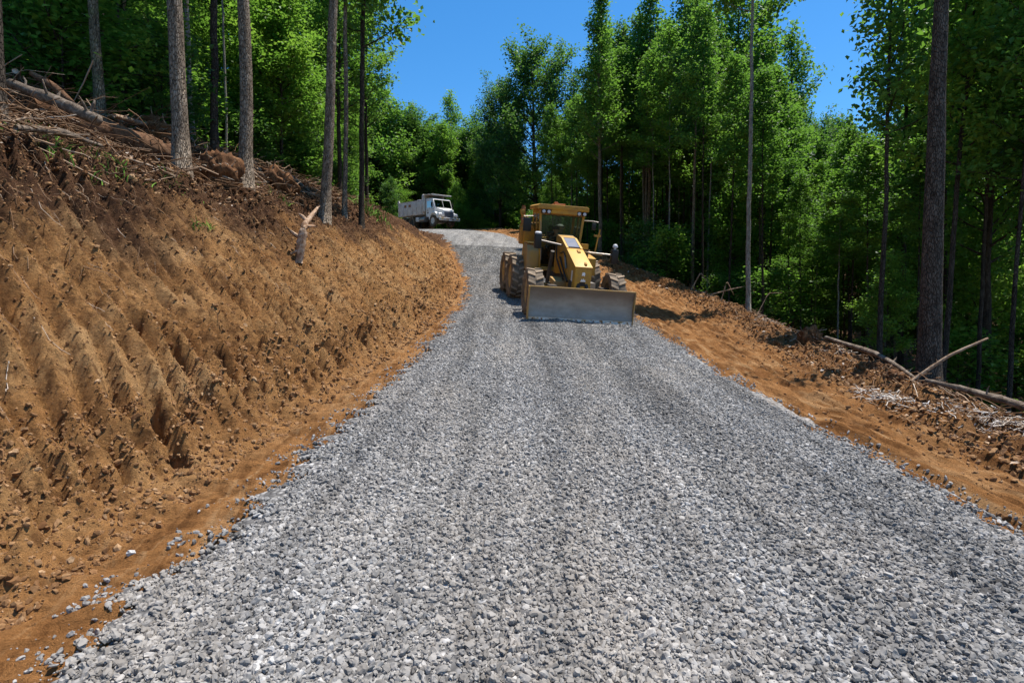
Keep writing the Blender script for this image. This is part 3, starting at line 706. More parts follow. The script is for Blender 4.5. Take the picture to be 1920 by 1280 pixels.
def wheel(parent, c, r, w, outer, rimcol, nlug=16, xf=None, chev=True, name='wheel', tread='lug', dual=False):
    """wheel > tyre, rim; outer = +1 / -1 : which side faces outwards"""
    hub = MB(xf).lathe([(r*.17, outer*w*.10), (r*.17, outer*w*.42), (r*.11, outer*w*.46)], c, 'x', 14)
    for i in range(8):
        a = i*math.pi/4; hub.lathe([(.025, outer*w*.12), (.025, outer*w*.30)], (c[0], c[1]+r*.27*math.cos(a), c[2]+r*.27*math.sin(a)), 'x', 6)
    hub = hub.build(name, rimcol, parent)
    prof = [(r*.56, -w*.40), (r*.66, -w*.50), (r*.84, -w*.52), (r*.945, -w*.46), (r*.955, 0), (r*.945, w*.46), (r*.84, w*.52), (r*.66, w*.50), (r*.56, w*.40), (r*.54, 0)]
    ty = MB(xf).lathe(prof, c, 'x', 36, True).build('tyre', M['rubber'], hub, smooth=True)
    lg = MB(xf)
    for i in range(nlug):
        a0 = 2*math.pi*i/nlug
        for sd_ in (-1, 1):
            a = a0+(math.pi/nlug if sd_ > 0 else 0); P = []
            for rr in (r*.94, r*1.0):
                for (u, da) in ((.02, .30 if chev else 0), (.50, -.05), (.50, .20 if chev else .26), (.02, .55 if chev else .26)):
                    aa = a+da*2*math.pi/nlug*1.0
                    P.append((c[0]+sd_*u*w, c[1]+rr*math.cos(aa), c[2]+rr*math.sin(aa)))
            lg.hexa(P)
    lg.build('tread', M[tread], hub)
    MB(xf).lathe([(r*.57, outer*w*.36), (r*.53, outer*w*.40), (r*.50, outer*w*.30), (r*.40, outer*w*.14), (r*.20, outer*w*.12), (r*.20, -outer*w*.1), (r*.57, -outer*w*.1)], c, 'x', 28).build('rim', rimcol, hub, smooth=True)
    return hub

# ------------------------------------------------------------------ motor grader (x: viewer's right, y: towards its rear, z up; origin under the front axle)
GX, GYY, GYAW = 1.74, 15.75, R(6.5)
eul, gzf, _ = pose(GX, GYY, GYAW, 1.1, 0, 4.3)
grader = bpy.data.objects.new('motor_grader', None); C.objects.link(grader); grader.location = (GX, GYY, gzf+.0); grader.rotation_euler = eul
tag(grader, 'yellow motor grader with a wide steel front blade working down the gravel road', 'grader')
def rear(p):                                   # the rear frame, articulated a little
    a = R(3); y = p.y-3.0; return Vector((p.x*math.cos(a)-y*math.sin(a), 3.0+p.x*math.sin(a)+y*math.cos(a), p.z))
G = grader
# front blade
xs0, xs1 = -1.48, 1.26; YB = -1.0
fr = []; bk = []
for i in range(13):
    t_ = i/12; z_ = .13+.76*t_; y_ = YB-.11*(2*t_-1)**2; fr.append((y_, z_)); bk.append((y_+.035, z_))
blade = MB().prism(fr+bk[::-1], xs0, xs1)
bl = blade.build('front_blade', M['steel'], G, smooth=True)
MB().box((( xs0+xs1)/2, YB-.085, .075), (xs1-xs0-.004, .03, .15), (-6, 0, 0)).build('cutting_edge', M['edge'], bl)
MB().box(((xs0+xs1)/2, YB-.10, .90), (xs1-xs0, .06, .028)).build('top_lip', M['dusty_yellow'], bl)
for sx in (xs0-.012, xs1+.012):
    MB().prism([(YB-.13, .01), (YB-.13, .90), (YB+.06, .90), (YB+.10, .45), (YB+.06, .01)], sx-.012, sx+.012).build('end_plate', M['dusty_yellow'], bl)
for sx in (-.9, -.3, .3, .9): MB().box((sx-.07, YB+.09, .5), (.07, .10, .7)).build('rib', M['yellow'], bl)
for sx in (-.42, .42): MB().box((sx, -.49, .48), (.10, .84, .16)).box((sx, -.68, .62), (.12, .35, .10), (30, 0, 0)).build('push_arm', M['dusty_yellow'], G, .01)
for sx in (-1, 1): MB().tube([(sx*.14, -.75, .62), (sx*.10, -.40, 1.0)], .05).build('blade_cylinder', M['dark'], G, smooth=True)
eb = MB()
for k in range(12): eb.lathe([(.022, 0), (.022, -.012)], (xs0+.12+k*(xs1-xs0-.24)/11, YB-.098, .085), 'y', 8)
eb.build('bolts', M['rust'], bl)
MB().tube([(.27, .9, 1.5), (.30, .4, 1.2), (.27, .05, 1.05)], .022).build('hydraulic_hose', M['black'], G, smooth=True)
MB().tube([(-.25, 2.3, 1.9), (-.33, 1.7, 1.5), (-.30, 1.2, 1.2), (-.26, .8, .95)], .024).build('hydraulic_hose', M['black'], G, smooth=True)
# front axle, wheels
MB().box((0, 0, .66), (1.5, .28, .24)).box((0, 0, .86), (.5, .34, .3)).box((-.72, 0, .66), (.24, .34, .4)).box((.72, 0, .66), (.24, .34, .4)).build('front_axle', M['dark'], G, .02)
MB().tube([(-.75, .22, .72), (.75, .22, .72)], .035).tube([(-.6, -.2, .78), (.0, -.16, .80)], .04).build('steering_cylinder', M['chrome'], G, smooth=True)
wheel(G, (-1.25, 0, .64), .64, .42, -1, M['dusty_yellow'], 15)
wheel(G, (.99, 0, .64), .64, .42, 1, M['dusty_yellow'], 15)
# nose and gooseneck frame
side = [(-.48, .62), (-.48, 1.40), (.80, 1.80), (2.05, 2.16), (2.55, 2.16), (2.62, 1.0), (2.2, 1.0), (1.95, 1.42), (1.15, 1.30), (.45, .80), (.1, .62)]
ff = MB().prism(side, -.225, .225).build('front_frame', M['yellow'], G, .02)
# top deck plate of the nose, a tone paler: sunlight on the top faces put into the paint
def deck(y0, z0, y1, z1, w, t=.02): return [(-w, y0, z0), (w, y0, z0), (w, y1, z1), (-w, y1, z1)]
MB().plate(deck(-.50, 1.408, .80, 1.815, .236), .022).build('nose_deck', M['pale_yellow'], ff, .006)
MB().plate(deck(1.78, 2.105, 2.5, 2.19, .236), .02).build('neck_deck', M['dusty_yellow'], ff, .006)
MB().plate(deck(.95, 1.868, 1.72, 2.09, .165), .03).build('intake_screen', M['bluegrey'], ff)
tr_ = MB()
for sx in (-.205, .205): tr_.plate([(sx-.03, .83, 1.835), (sx+.03, .83, 1.835), (sx+.03, 1.76, 2.105), (sx-.03, 1.76, 2.105)], .03)
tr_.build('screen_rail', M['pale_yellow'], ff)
MB().box((.07, -.35, 1.475), (.05, .14, .10), (17, 0, 0)).build('latch', M['yellow'], ff); MB().box((.07, .60, 1.77), (.08, .2, .06), (17, 0, 0)).build('latch', M['yellow'], ff)
def decal(nm, pts, mat, y): MB().prism(pts, y-.006, y, 'y').build(nm, mat, ff)
decal('nose_emblem', [(-.04, 1.18), (-.03, 1.27), (.03, 1.28), (.05, 1.24), (.035, 1.17), (0, 1.20)], M['white'], -.4825)
decal('nose_emblem', [(-.07, 1.03), (-.03, 1.11), (-.01, 1.07), (.02, 1.12), (.035, 1.07), (.06, 1.09), (.075, 1.03)], M['white'], -.4825)
decal('nose_plate', [(-.09, .91), (.07, .91), (.07, 1.015), (-.09, 1.015)], M['black'], -.4825)
MB().box((-.228, -.12, 1.14), (.006, .13, .30)).build('side_decal', M['white'], ff)
MB().tube([(-.27, 1.5, 1.55), (-.27, .65, 1.12), (-.27, .2, .95)], .028).tube([(-.25, 1.6, 1.65), (-.26, 1.1, 1.72), (-.25, .8, 1.6)], .018).build('hydraulic_hose', M['black'], ff, smooth=True)
MB().tube([(-.26, .55, 1.28), (-.26, .85, 1.6)], .03).build('side_cylinder', M['chrome'], ff, smooth=True)
MB().tube([(.29, .1, .75), (.29, -.2, .98)], .06).box((.33, -.1, .82), (.16, .36, .34)).build('valve_block', M['chrome'], ff)
# lift arms with their outer ends
for sx, xe, z0, z1 in ((-1, -.98, 1.92, 2.0), (1, 1.36, 1.78, 1.70)):
    arm = MB().tube([(sx*.2, 1.5, z0-.04), (xe, 1.45, z1)], .030).build('lift_arm', M['chrome'], G, smooth=True)
    MB().box((xe, 1.45, z1+.02-.06), (.20, .20, .42)).build('lamp_housing', M['black'], arm, .02)
    if sx < 0: MB().lathe([(.10, 0), (.105, .04), (.06, .07)], (xe, 1.45, z1+.17), 'z', 14).build('lamp_cap', M['lamp'], arm, smooth=True)
    else: MB().lathe([(.04, 0), (.04, .05), (.075, .06), (.08, .10), (.05, .15), (.02, .165)], (xe, 1.45, z1+.17), 'z', 14).build('marker_lamp', M['lamp'], arm, smooth=True)
MB().box((.62, 1.55, 1.72), (.75, .22, .05), (0, 6, 0)).box((.5, 1.6, 1.55), (.16, .2, .36)).build('arm_bracket', M['dusty_yellow'], G, .01)
MB().tube([(.88, 1.9, 1.75), (.93, 1.9, 2.2), (.97, 1.9, 2.42)], .022).box((.90, 1.9, 2.23), (.20, .05, .06)).box((.55, 2.0, 1.88), (.22, .2, .16)).build('lock_lever', M['yellow'], G)
# drawbar, circle, moldboard
MB().box((0, .9, .60), (.2, 1.9, .14), (-3, 0, 0)).box((-.3, 1.7, .62), (.12, 1.3, .12), (0, 0, 18)).box((.3, 1.7, .62), (.12, 1.3, .12), (0, 0, -18)).box((-.28, 1.0, .86), (.55, .5, .16), (10, 0, 8)).build('drawbar', M['dusty_yellow'], G, .01)
MB().lathe([(.62, -.06), (.70, -.06), (.70, .06), (.62, .06)], (0, 2.25, .58), 'z', 36, True).build('blade_circle', M['dark'], G)
mp = []
for i in range(9): t_ = i/8; mp.append((2.25-.09*math.cos((t_-.5)*2.6), .16+.5*t_))
mb = MB(lambda p: Vector((.25*p.x*0+(p.x*math.cos(R(62))-(p.y-2.25)*math.sin(R(62))), 2.3+p.x*math.sin(R(62))+(p.y-2.25)*math.cos(R(62)), p.z)))
mb.prism(mp+[(a+.03, b) for a, b in mp[::-1]], -1.25, 1.25).build('moldboard', M['steel'], G, smooth=True)
for sx in (-1, 1): MB().tube([(sx*.5, 1.5, 1.70), (sx*.52, 1.9, .75)], .06).build('lift_cylinder', M['dark'], G, smooth=True)
# cab
CX = -.07; y0, y1 = 2.75, 4.15; zf_, zt = 1.05, 2.90; hb, ht = .62, .73
def cp(sx, sy, z): # a corner of the tapered cab at height z
    k = (z-zf_)/(zt-zf_); w = hb+(ht-hb)*k; yy_ = (y0+.14*(1-k)*0-.05*k) if sy < 0 else y1
    return Vector((CX+sx*w, yy_, z))
cf = MB()
def post(sx, sy, t=.075):
    a, b = cp(sx, sy, zf_), cp(sx, sy, zt); n = -sx*t; m = -sy*t
    cf.hexa([a, a+Vector((n, 0, 0)), a+Vector((n, m, 0)), a+Vector((0, m, 0)), b, b+Vector((n, 0, 0)), b+Vector((n, m, 0)), b+Vector((0, m, 0))])
for sx in (-1, 1):
    for sy in (-1, 1): post(sx, sy)
for z_, h_ in ((zf_, .10), (zt-.12, .12)):
    for sy in (-1, 1):
        a, b = cp(-1, sy, z_), cp(1, sy, z_); cf.box(((a.x+b.x)/2, a.y-sy*.038, z_+h_/2), (b.x-a.x-.15, .07, h_))
    for sx in (-1, 1):
        a = cp(sx, -1, z_+h_/2); cf.box((a.x-sx*.038, (y0+y1)/2, z_+h_/2), (.07, y1-y0-.15, h_))
for sx in (-1, 1): # middle door post
    a, b = cp(sx, -1, zf_+.1), cp(sx, -1, zt-.12); cf.hexa([Vector((a.x, y0+.62, a.z)), Vector((a.x-sx*.05, y0+.62, a.z)), Vector((a.x-sx*.05, y0+.70, a.z)), Vector((a.x, y0+.70, a.z)), Vector((b.x, y0+.62, b.z)), Vector((b.x-sx*.05, y0+.62, b.z)), Vector((b.x-sx*.05, y0+.70, b.z)), Vector((b.x, y0+.70, b.z))])
cab = cf.build('cab', M['yellow'], G, .012)
rf = MB().prism([(CX-.83, zt+.02), (CX-.83, zt+.13), (CX-.76, zt+.17), (CX+.73, zt+.17), (CX+.80, zt+.13), (CX+.80, zt+.02)], y0-.22, y1+.08, 'y').build('roof', M['yellow'], cab, .015)
MB().prism([(CX-.42, zt-.09), (CX-.36, zt+.018), (CX+.50, zt+.018), (CX+.44, zt-.09)], y0-.20, y0-.13, 'y').build('visor', M['yellow'], cab)
MB().box((CX-.05, y0+.45, zt+.20), (.34, .5, .06)).box((CX-.15, y0+.4, zt+.25), (.12, .14, .06)).build('roof_beacon', M['orange'], cab, .015)
for xo in (-.62, -.46, .50, .67):
    lm = MB().box((CX+xo, y0-.16, zt-.05), (.135, .10, .125)).build('work_lamp', M['black'], cab, .015)
    MB().lathe([(.05, 0), (.05, -.012), (.03, -.02)], (CX+xo, y0-.211, zt-.05), 'y', 16).build('lens', M['lamp'], lm, smooth=True)
def pane(nm, c4, t=.012): MB().plate(c4, t).build(nm, M['glass'], cab)
i_ = .078
pane('windscreen', [cp(-1, -1, zf_+.1)+Vector((i_, .03, 0)), cp(1, -1, zf_+.1)+Vector((-i_, .03, 0)), cp(1, -1, zt-.12)+Vector((-i_, .03, 0)), cp(-1, -1, zt-.12)+Vector((i_, .03, 0))])
pane('rear_window', [cp(-1, 1, 1.7)+Vector((i_, -.03, 0)), cp(1, 1, 1.7)+Vector((-i_, -.03, 0)), cp(1, 1, zt-.12)+Vector((-i_, -.03, 0)), cp(-1, 1, zt-.12)+Vector((i_, -.03, 0))])
for sx in (-1, 1):
    for ya, yb in ((y0+.08, y0+.615), (y0+.705, y1-.08)):
        a, b = cp(sx, -1, zf_+.1).x-sx*.03, cp(sx, -1, zt-.12).x-sx*.03
        pane('side_window', [(a, ya, zf_+.1), (a, yb, zf_+.1), (b, yb, zt-.12), (b, ya, zt-.12)])
MB().box((CX, (y0+y1)/2, zf_+.02), (1.3, 1.3, .05)).build('cab_floor', M['dark'], cab)
MB().box((CX, y1-.06, 1.42), (1.3, .04, .56)).build('rear_bulkhead', M['dark'], cab)
MB().box((CX+.02, y1-.48, 1.46), (.5, .5, .14)).box((CX+.02, y1-.25, 1.86), (.5, .12, .74), (-8, 0, 0)).box((CX+.02, y1-.48, 1.25), (.3, .3, .32)).build('seat', M['black'], cab, .03)
MB().box((CX+.02, y0+.42, 1.60), (.34, .16, .9), (12, 0, 0)).box((CX-.3, y0+.60, 1.72), (.12, .3, .12)).box((CX+.34, y0+.60, 1.72), (.12, .3, .12)).build('console', M['black'], cab, .02)
MB().lathe([(.19, -.012), (.205, 0), (.19, .012), (.175, 0)], (CX+.02, y0+.50, 2.06), 'z', 20, True).build('steering_wheel', M['black'], cab, smooth=True)
MB().tube([(CX-.10, y0-.005, 2.00), (CX+.18, y0-.03, 2.10)], .012).tube([(CX+.18, y0-.01, 2.0), (CX+.48, y0-.04, 2.05)], .012).build('wiper', M['chrome'], cab)
MB().tube([(CX-.56, y0-.02, 1.35), (CX-.68, y0-.03, 2.75)], .014).build('grab_rail', M['chrome'], cab, smooth=True)
# mirrors
for sx in (-1, 1):
    ar = MB().tube([(CX+sx*.72, y0+.05, 2.70), (CX+sx*1.22, y0-.12, 2.66), (CX+sx*1.26, y0-.14, 2.56)] if sx < 0 else [(CX+sx*.72, y0+.05, 2.66), (CX+sx*1.0, y0-.05, 2.66), (CX+1.16, y0-.1, 2.64)], .018).build('mirror_arm', M['chrome'], G, smooth=True)
    MB().box((CX+sx*(1.08 if sx < 0 else 1.05), y0-.02, 2.42 if sx < 0 else 2.50), (.26 if sx < 0 else .14, .06, .42 if sx < 0 else .22)).build('mirror', M['black'], ar, .02)
# platforms and side boxes
MB().box((CX-.74, y0+.10, 1.0), (.34, .42, .22)).box((CX-.36, y0-.08, 1.06), (.60, .20, .05)).box((CX+.55, y0-.08, 1.06), (.4, .2, .05)).build('platform', M['yellow'], G, .015)
MB().box((CX-.86, y0+.02, .66), (.30, .05, .05)).box((CX-.86, y0+.02, .86), (.30, .05, .05)).box((CX-.99, y0+.02, .78), (.03, .05, .46)).build('step', M['dark'], G)
MB(rear).prism([(2.75, 1.02), (2.75, 1.62), (2.95, 1.82), (3.45, 1.86), (3.5, 1.5), (3.35, 1.02)], -1.10, -.72).build('fuel_tank', M['dusty_yellow'], G, .03)
MB(rear).box((-.93, 3.1, 1.87), (.34, .5, .04), (0, 0, 0)).build('tank_step', M['pale_yellow'], G)
MB(rear).prism([(2.75, .95), (2.75, 1.5), (3.45, 1.6), (3.35, .95)], .85, 1.18).build('battery_box', M['yellow'], G, .02)
# rear body
MB(rear).prism([(4.2, 1.05), (4.2, 2.05), (5.2, 2.02), (6.55, 1.86), (6.62, 1.0)], -.55, .55).build('engine_hood', M['yellow'], G, .03)
MB(rear).box((0, 4.6, .9), (.7, 4.0, .34)).build('rear_frame', M['dark'], G, .02)
MB(rear).prism([(3.95, 1.75), (3.95, 2.42), (4.2, 2.50), (4.9, 2.42), (4.95, 1.75)], -1.02, -.60).box((-1.04, 4.35, 2.08), (.05, .4, .5)).build('air_cleaner', M['yellow'], G, .03)
MB(rear).tube([(-1.18, 3.9, 2.78), (-.78, 3.9, 2.30)], .045).tube([(-1.0, 3.85, 2.68), (-.72, 3.85, 2.28)], .03).box((-1.14, 3.92, 2.83), (.12, .2, .12)).build('hand_rail', M['yellow'], G, .01)
MB(rear).lathe([(.07, 0), (.07, .55), (.055, .56), (.055, .62)], (-1.0, 4.5, 2.42), 'z', 16).build('exhaust_stack', M['rust'], G, smooth=True)
MB(rear).lathe([(.10, 0), (.10, .35), (.15, .38), (.15, .46), (.05, .52)], (.38, 4.7, 2.0), 'z', 16).build('air_intake', M['dark'], G, smooth=True)
for sx in (-1, 1):
    MB(rear).prism([(3.0, .46), (3.0, .86), (3.4, .98), (5.3, .98), (5.7, .86), (5.7, .46)], sx*.98-.12, sx*.98+.12).build('tandem_case', M['dusty_yellow'], G, .03)
    for yy_ in (3.65, 5.12): wheel(G, (sx*1.27, yy_, .71), .71, .42, sx, M['dusty_yellow'], 16, rear)

# ------------------------------------------------------------------ the operator, seated in the cab
def person(name, joints, edges, mat, loc, rot):
    me = bpy.data.meshes.new(name); nm = list(joints); me.from_pydata([joints[k][0] for k in nm], [(nm.index(a), nm.index(b)) for a, b in edges], [])
    o = bpy.data.objects.new(name, me); C.objects.link(o); o.location = loc; o.rotation_euler = rot; me.materials.append(mat)
    sk = o.modifiers.new('skin', 'SKIN'); sk.use_smooth_shade = True
    for i, k in enumerate(nm):
        r_ = joints[k][1]; me.skin_vertices[0].data[i].radius = r_ if isinstance(r_, tuple) else (r_, r_); me.skin_vertices[0].data[i].use_root = (i == 0)
    s2 = o.modifiers.new('sub', 'SUBSURF'); s2.levels = 2; s2.render_levels = 2
    return o
J = {'pelvis': ((0, 0, .10), (.17, .13)), 'belly': ((0, -.01, .30), (.165, .125)), 'chest': ((0, .0, .50), (.19, .13)), 'neckb': ((0, .0, .645), (.075, .075)), 'neck': ((0, -.015, .70), (.055, .058)),
     'jaw': ((0, -.045, .77), (.062, .075)), 'head': ((0, -.03, .86), (.078, .098)), 'crown': ((0, -.02, .93), (.058, .07))}
E_ = [('pelvis', 'belly'), ('belly', 'chest'), ('chest', 'neckb'), ('neckb', 'neck'), ('neck', 'jaw'), ('jaw', 'head'), ('head', 'crown')]
for s_, sx in (('l', -1), ('r', 1)):
    J.update({'sh'+s_: ((sx*.20, 0, .57), .075), 'el'+s_: ((sx*.27, -.12, .33), .05), 'wr'+s_: ((sx*.16, -.36, .42), .033), 'pa'+s_: ((sx*.145, -.42, .435), (.042, .022)),
              'hip'+s_: ((sx*.10, -.06, .08), .095), 'kn'+s_: ((sx*.15, -.45, .12), .065), 'an'+s_: ((sx*.16, -.52, -.26), .045), 'toe'+s_: ((sx*.17, -.68, -.31), .042)})
    E_ += [('chest', 'sh'+s_), ('sh'+s_, 'el'+s_), ('el'+s_, 'wr'+s_), ('wr'+s_, 'pa'+s_), ('pelvis', 'hip'+s_), ('hip'+s_, 'kn'+s_), ('kn'+s_, 'an'+s_), ('an'+s_, 'toe'+s_)]
    for fi, (dx, ln) in enumerate(((-.03, .07), (-.010, .08), (.010, .076), (.028, .06))):
        J['f%d%s' % (fi, s_)] = ((sx*.145+dx, -.42-ln*.8, .45), .009); J['t%d%s' % (fi, s_)] = ((sx*.145+dx*.9, -.43-ln, .425), .008)
        E_ += [('pa'+s_, 'f%d%s' % (fi, s_)), ('f%d%s' % (fi, s_), 't%d%s' % (fi, s_))]
    J['th'+s_] = ((sx*.145-sx*.05, -.44, .455), .010); E_ += [('pa'+s_, 'th'+s_)]
Mg = Matrix.LocRotScale(grader.location, eul, None)
seatp = Mg@Vector((CX+.02, y1-.52, 1.45))
op = person('person', J, E_, M['skin'], seatp, eul)
tag(op, 'operator in dark work clothes and cap sitting at the wheel inside the grader cab', 'person')
def body_part(nm, keys, grow_, mat):
    jj = {k: (J[k][0], tuple(r+grow_ for r in (J[k][1] if isinstance(J[k][1], tuple) else (J[k][1],)*2))) for k in keys}
    o = person(nm, jj, [e for e in E_ if e[0] in jj and e[1] in jj], mat, (0, 0, 0), (0, 0, 0)); o.parent = op; return o
body_part('shirt', ['pelvis', 'belly', 'chest', 'neckb', 'shl', 'ell', 'wrl', 'shr', 'elr', 'wrr'], .014, M['hivis'])
body_part('trousers', ['pelvis', 'hipl', 'knl', 'anl', 'hipr', 'knr', 'anr'], .014, M['cloth'])
MB().lathe([(.105, .87), (.108, .92), (.09, .965), (.05, .99), (.01, .995)], (0, -.025, 0), 'z', 20).prism([(-.08, -.12), (.08, -.12), (.06, -.22), (-.06, -.22)], .885, .897, 'z').build('cap', M['cloth'], op, smooth=True)
fc = MB().lathe([(.012, 0), (.016, -.012), (.004, -.025)], (0, -.128, .835), 'y', 8)
for sx in (-1, 1): fc.lathe([(.012, -.004), (.012, .004)], (sx*.033, -.122, .862), 'y', 8); fc.box((sx*.088, -.03, .845), (.016, .045, .06))
fc.box((0, -.122, .80), (.045, .008, .010)).build('face', M['skin'], op)

# ------------------------------------------------------------------ dump truck (x: its right side, y: forward, z up)
TX, TY = -8.55, 59.2; TYAW = R(-137)
eul_t, tz, _ = pose(TX, TY, TYAW, 1.0, -2.2, 2.1)
_zc = (gz(TX, TY)+.06)
truck = bpy.data.objects.new('dump_truck', None); C.objects.link(truck); truck.location = (TX, TY, tz+.10); truck.rotation_euler = eul_t; truck.scale = (1.05,)*3
tag(truck, 'dusty white dump truck parked across the road at the crest', 'truck')
T = truck
MB().box((-.42, -.1, .82), (.12, 6.6, .24)).box((.42, -.1, .82), (.12, 6.6, .24)).box((0, -1.3, .8), (.9, .3, .2)).box((0, -2.6, .8), (.9, .3, .2)).build('chassis', M['dark'], T)
# bed
bw, bz0, bz1, by0, by1 = 1.2, 1.22, 2.52, -3.65, .55
bed = MB().box((0, (by0+by1)/2, bz0+.05), (2*bw-.1, by1-by0-.1, .1))
for sx in (-1, 1):
    bed.prism([(by0, bz0), (by1, bz0), (by1, bz1), (by0, bz1)], sx*bw-.04, sx*bw+.04)
bd = bed.build('dump_bed', M['bed'], T, .012)
MB().prism([(by1-.04, bz0+.1), (by1+.24, bz0+.3), (by1+.24, 3.02), (by1+.10, 3.10), (by1-.04, 3.0)], -bw+.02, bw-.02).build('headboard', M['bed'], bd, .015)
MB().plate([(-bw+.03, by1+.15, 3.03), (bw-.03, by1+.15, 3.03), (bw-.03, 2.05, 2.98), (-bw+.03, 2.05, 2.98)], .05).box((0, 2.05, 2.97), (2*bw-.06, .06, .12)).build('cab_shield', M['bed'], bd, .01)
MB().prism([(by0-.05, bz0+.02), (by0-.12, bz1-.1), (by0-.06, bz1), (by0+.02, bz1), (by0+.02, bz0+.02)], -bw+.05, bw-.05).build('tailgate', M['bed'], bd, .01)
for sx in (-1, 1):
    MB().prism([(by0-.1, bz1-.02), (by0-.02, bz1+.30), (by0+.14, bz1+.30), (by0+.32, bz1-.02)], sx*bw-.035, sx*bw+.035).build('tailgate_hinge', M['bed'], bd)
    MB().box((sx*bw, (by0+by1)/2, bz1+.015), (.11, by1-by0, .06)).build('side_rail', M['bed'], bd)
    for k in range(6): MB().prism([(by0+.1+k*.79, bz0+.02), (by0+.1+k*.79+.10, bz0+.02), (by0+.1+k*.79+.10, bz1-.03), (by0+.1+k*.79, bz1-.03)], sx*(bw+.04), sx*(bw+.085)).build('rib', M['bed'], bd)
    for k in range(5):
        for z_, hh in ((bz1-.36, .24), (bz0+.24, .16)):
            MB().box((sx*(bw+.042), by0+.545+k*.79, z_), (.008, .40, hh)).build('side_panel', M['rust'] if hh > .2 and k in (1, 2) else M['dusty_panel'] if 'dusty_panel' in M else M['bed'], bd)
MB().box((0, -1.6, bz1+.10), (1.6, 3.2, .10)).build('tarp_roll', M['dark'], bd, .03)
MB().box((.5, -.9, bz1+.17), (.3, .4, .14)).build('tarp_handle', M['lamp'], bd, .02)
MB().box((-.6, .72, .95), (.3, .4, .5)).box((.62, .7, .95), (.3, .4, .5)).build('hoist', M['rust'], T)
# cab and hood
cabp = [(.92, .92), (.92, 2.55), (1.05, 2.68), (1.95, 2.66), (2.08, 2.58), (2.42, 1.72), (2.42, .92)]
tc = MB().prism(cabp, -1.02, 1.02).build('cab', M['white'], T, .05)
def wsp(sx, k): y_ = 2.10+(2.40-2.10)*k; return (sx*.92, y_+.035, 2.50-(2.50-1.80)*k+.012)
MB().plate([wsp(-1, 1), wsp(1, 1), wsp(1, 0), wsp(-1, 0)], .012).build('windscreen', M['truck_glass'], tc)
MB().plate([(0-.012, 2.135, 2.512), (.012, 2.135, 2.512), (.012, 2.445, 1.80), (-.012, 2.445, 1.80)], .014).build('screen_pillar', M['white'], tc)
for sx in (-1, 1):
    dr = MB().prism([(1.10, 1.0), (1.10, 2.50), (1.92, 2.50), (2.20, 1.80), (2.22, 1.0)], sx*1.02, sx*1.035).build('door', M['white'], tc)
    MB().prism([(1.17, 1.78), (1.17, 2.42), (1.86, 2.42), (2.11, 1.78)], sx*1.035, sx*1.043).build('side_window', M['truck_glass'], dr)
    MB().box((sx*1.045, 1.25, 1.55), (.02, .16, .05)).build('handle', M['black'], dr)
    MB().box((sx*1.045, 1.30, 1.32), (.012, .18, .14)).build('door_emblem', M['dark'], dr)
    mr = MB().tube([(sx*1.03, 2.1, 2.38), (sx*1.22, 2.2, 2.36), (sx*1.22, 2.2, 1.66), (sx*1.03, 2.2, 1.60)], .02).build('mirror_arm', M['black'], tc)
    MB().box((sx*1.22, 2.2, 2.02), (.18, .06, .44)).build('mirror', M['black'], mr, .02)
    MB().prism([(1.62, .62), (1.62, .80), (1.82, 1.18), (2.1, 1.36), (2.55, 1.36), (2.85, 1.15), (3.02, .75), (2.9, .75), (2.72, 1.06), (2.5, 1.22), (2.12, 1.22), (1.9, 1.08), (1.74, .75)], sx*.70, sx*1.16).build('front_fender', M['white'] if sx < 0 else M['white'], T, .02)
    hl = MB().prism([(2.86, .95), (2.80, 1.25), (3.12, 1.22), (3.22, 1.02), (3.2, .92)], sx*.70, sx*1.10).build('headlight_pod', M['white'], T, .03)
    MB().box((sx*.90, 3.20, 1.06), (.30, .06, .16)).build('headlight', M['lamp'], hl, .015)
hood = MB()
hood.hexa([(-.78, 2.40, .95), (.78, 2.40, .95), (.62, 3.22, .90), (-.62, 3.22, .90), (-.88, 2.40, 1.74), (.88, 2.40, 1.74), (.60, 3.20, 1.52), (-.60, 3.20, 1.52)])
hd_ = hood.build('hood', M['white'], T, .05)
gr_ = MB().prism([(-.48, .86), (-.52, 1.38), (.52, 1.38), (.48, .86)], 3.20, 3.25, 'y').build('grille', M['bluegrey'], hd_, .01)
for z_ in (.95, 1.06, 1.17, 1.28): MB().box((0, 3.257, z_), (.9, .012, .022)).build('grille_bar', M['chrome'], gr_)
MB().lathe([(.075, 0), (.075, .012)], (0, 3.258, 1.16), 'y', 18).build('grille_emblem', M['chrome'], gr_)
bp_ = MB().prism([(-1.18, .52), (-1.2, .80), (1.2, .80), (1.18, .52)], 3.25, 3.42, 'y').build('bumper', M['bed'], T, .03)
MB().box((0, 3.43, .64), (.9, .012, .09)).build('bumper_bar', M['rust'], bp_)
MB().box((0, 3.45, .57), (.34, .012, .12)).build('licence_plate', M['white'], bp_)
for sx in (-1, 1): MB().box((sx*.88, 3.43, .70), (.24, .02, .10)).build('indicator', M['amber'], bp_)
MB().box((.62, 3.28, .42), (.5, .04, .18)).box((0, 3.1, .45), (1.5, .1, .1)).build('front_apron', M['dark'], T)
for k in (-.5, -.25, 0, .25, .5): MB().box((k, 1.6, 2.70), (.12, .05, .05)).build('roof_marker', M['amber'], tc)
MB().lathe([(.28, -.45), (.28, .45)], (1.02, .55, .74), 'y', 20).build('fuel_tank', M['chrome'], T, .02)
MB().lathe([(.28, -.45), (.28, .45)], (-1.02, .55, .74), 'y', 20).build('fuel_tank', M['chrome'], T, .02)
MB().box((1.05, -.25, .78), (.36, .55, .42)).build('battery_box', M['bed'], T, .02)
MB().lathe([(.07, 0), (.07, 1.9)], (.92, .74, 1.1), 'z', 14).build('exhaust_stack', M['chrome'], T, smooth=True)
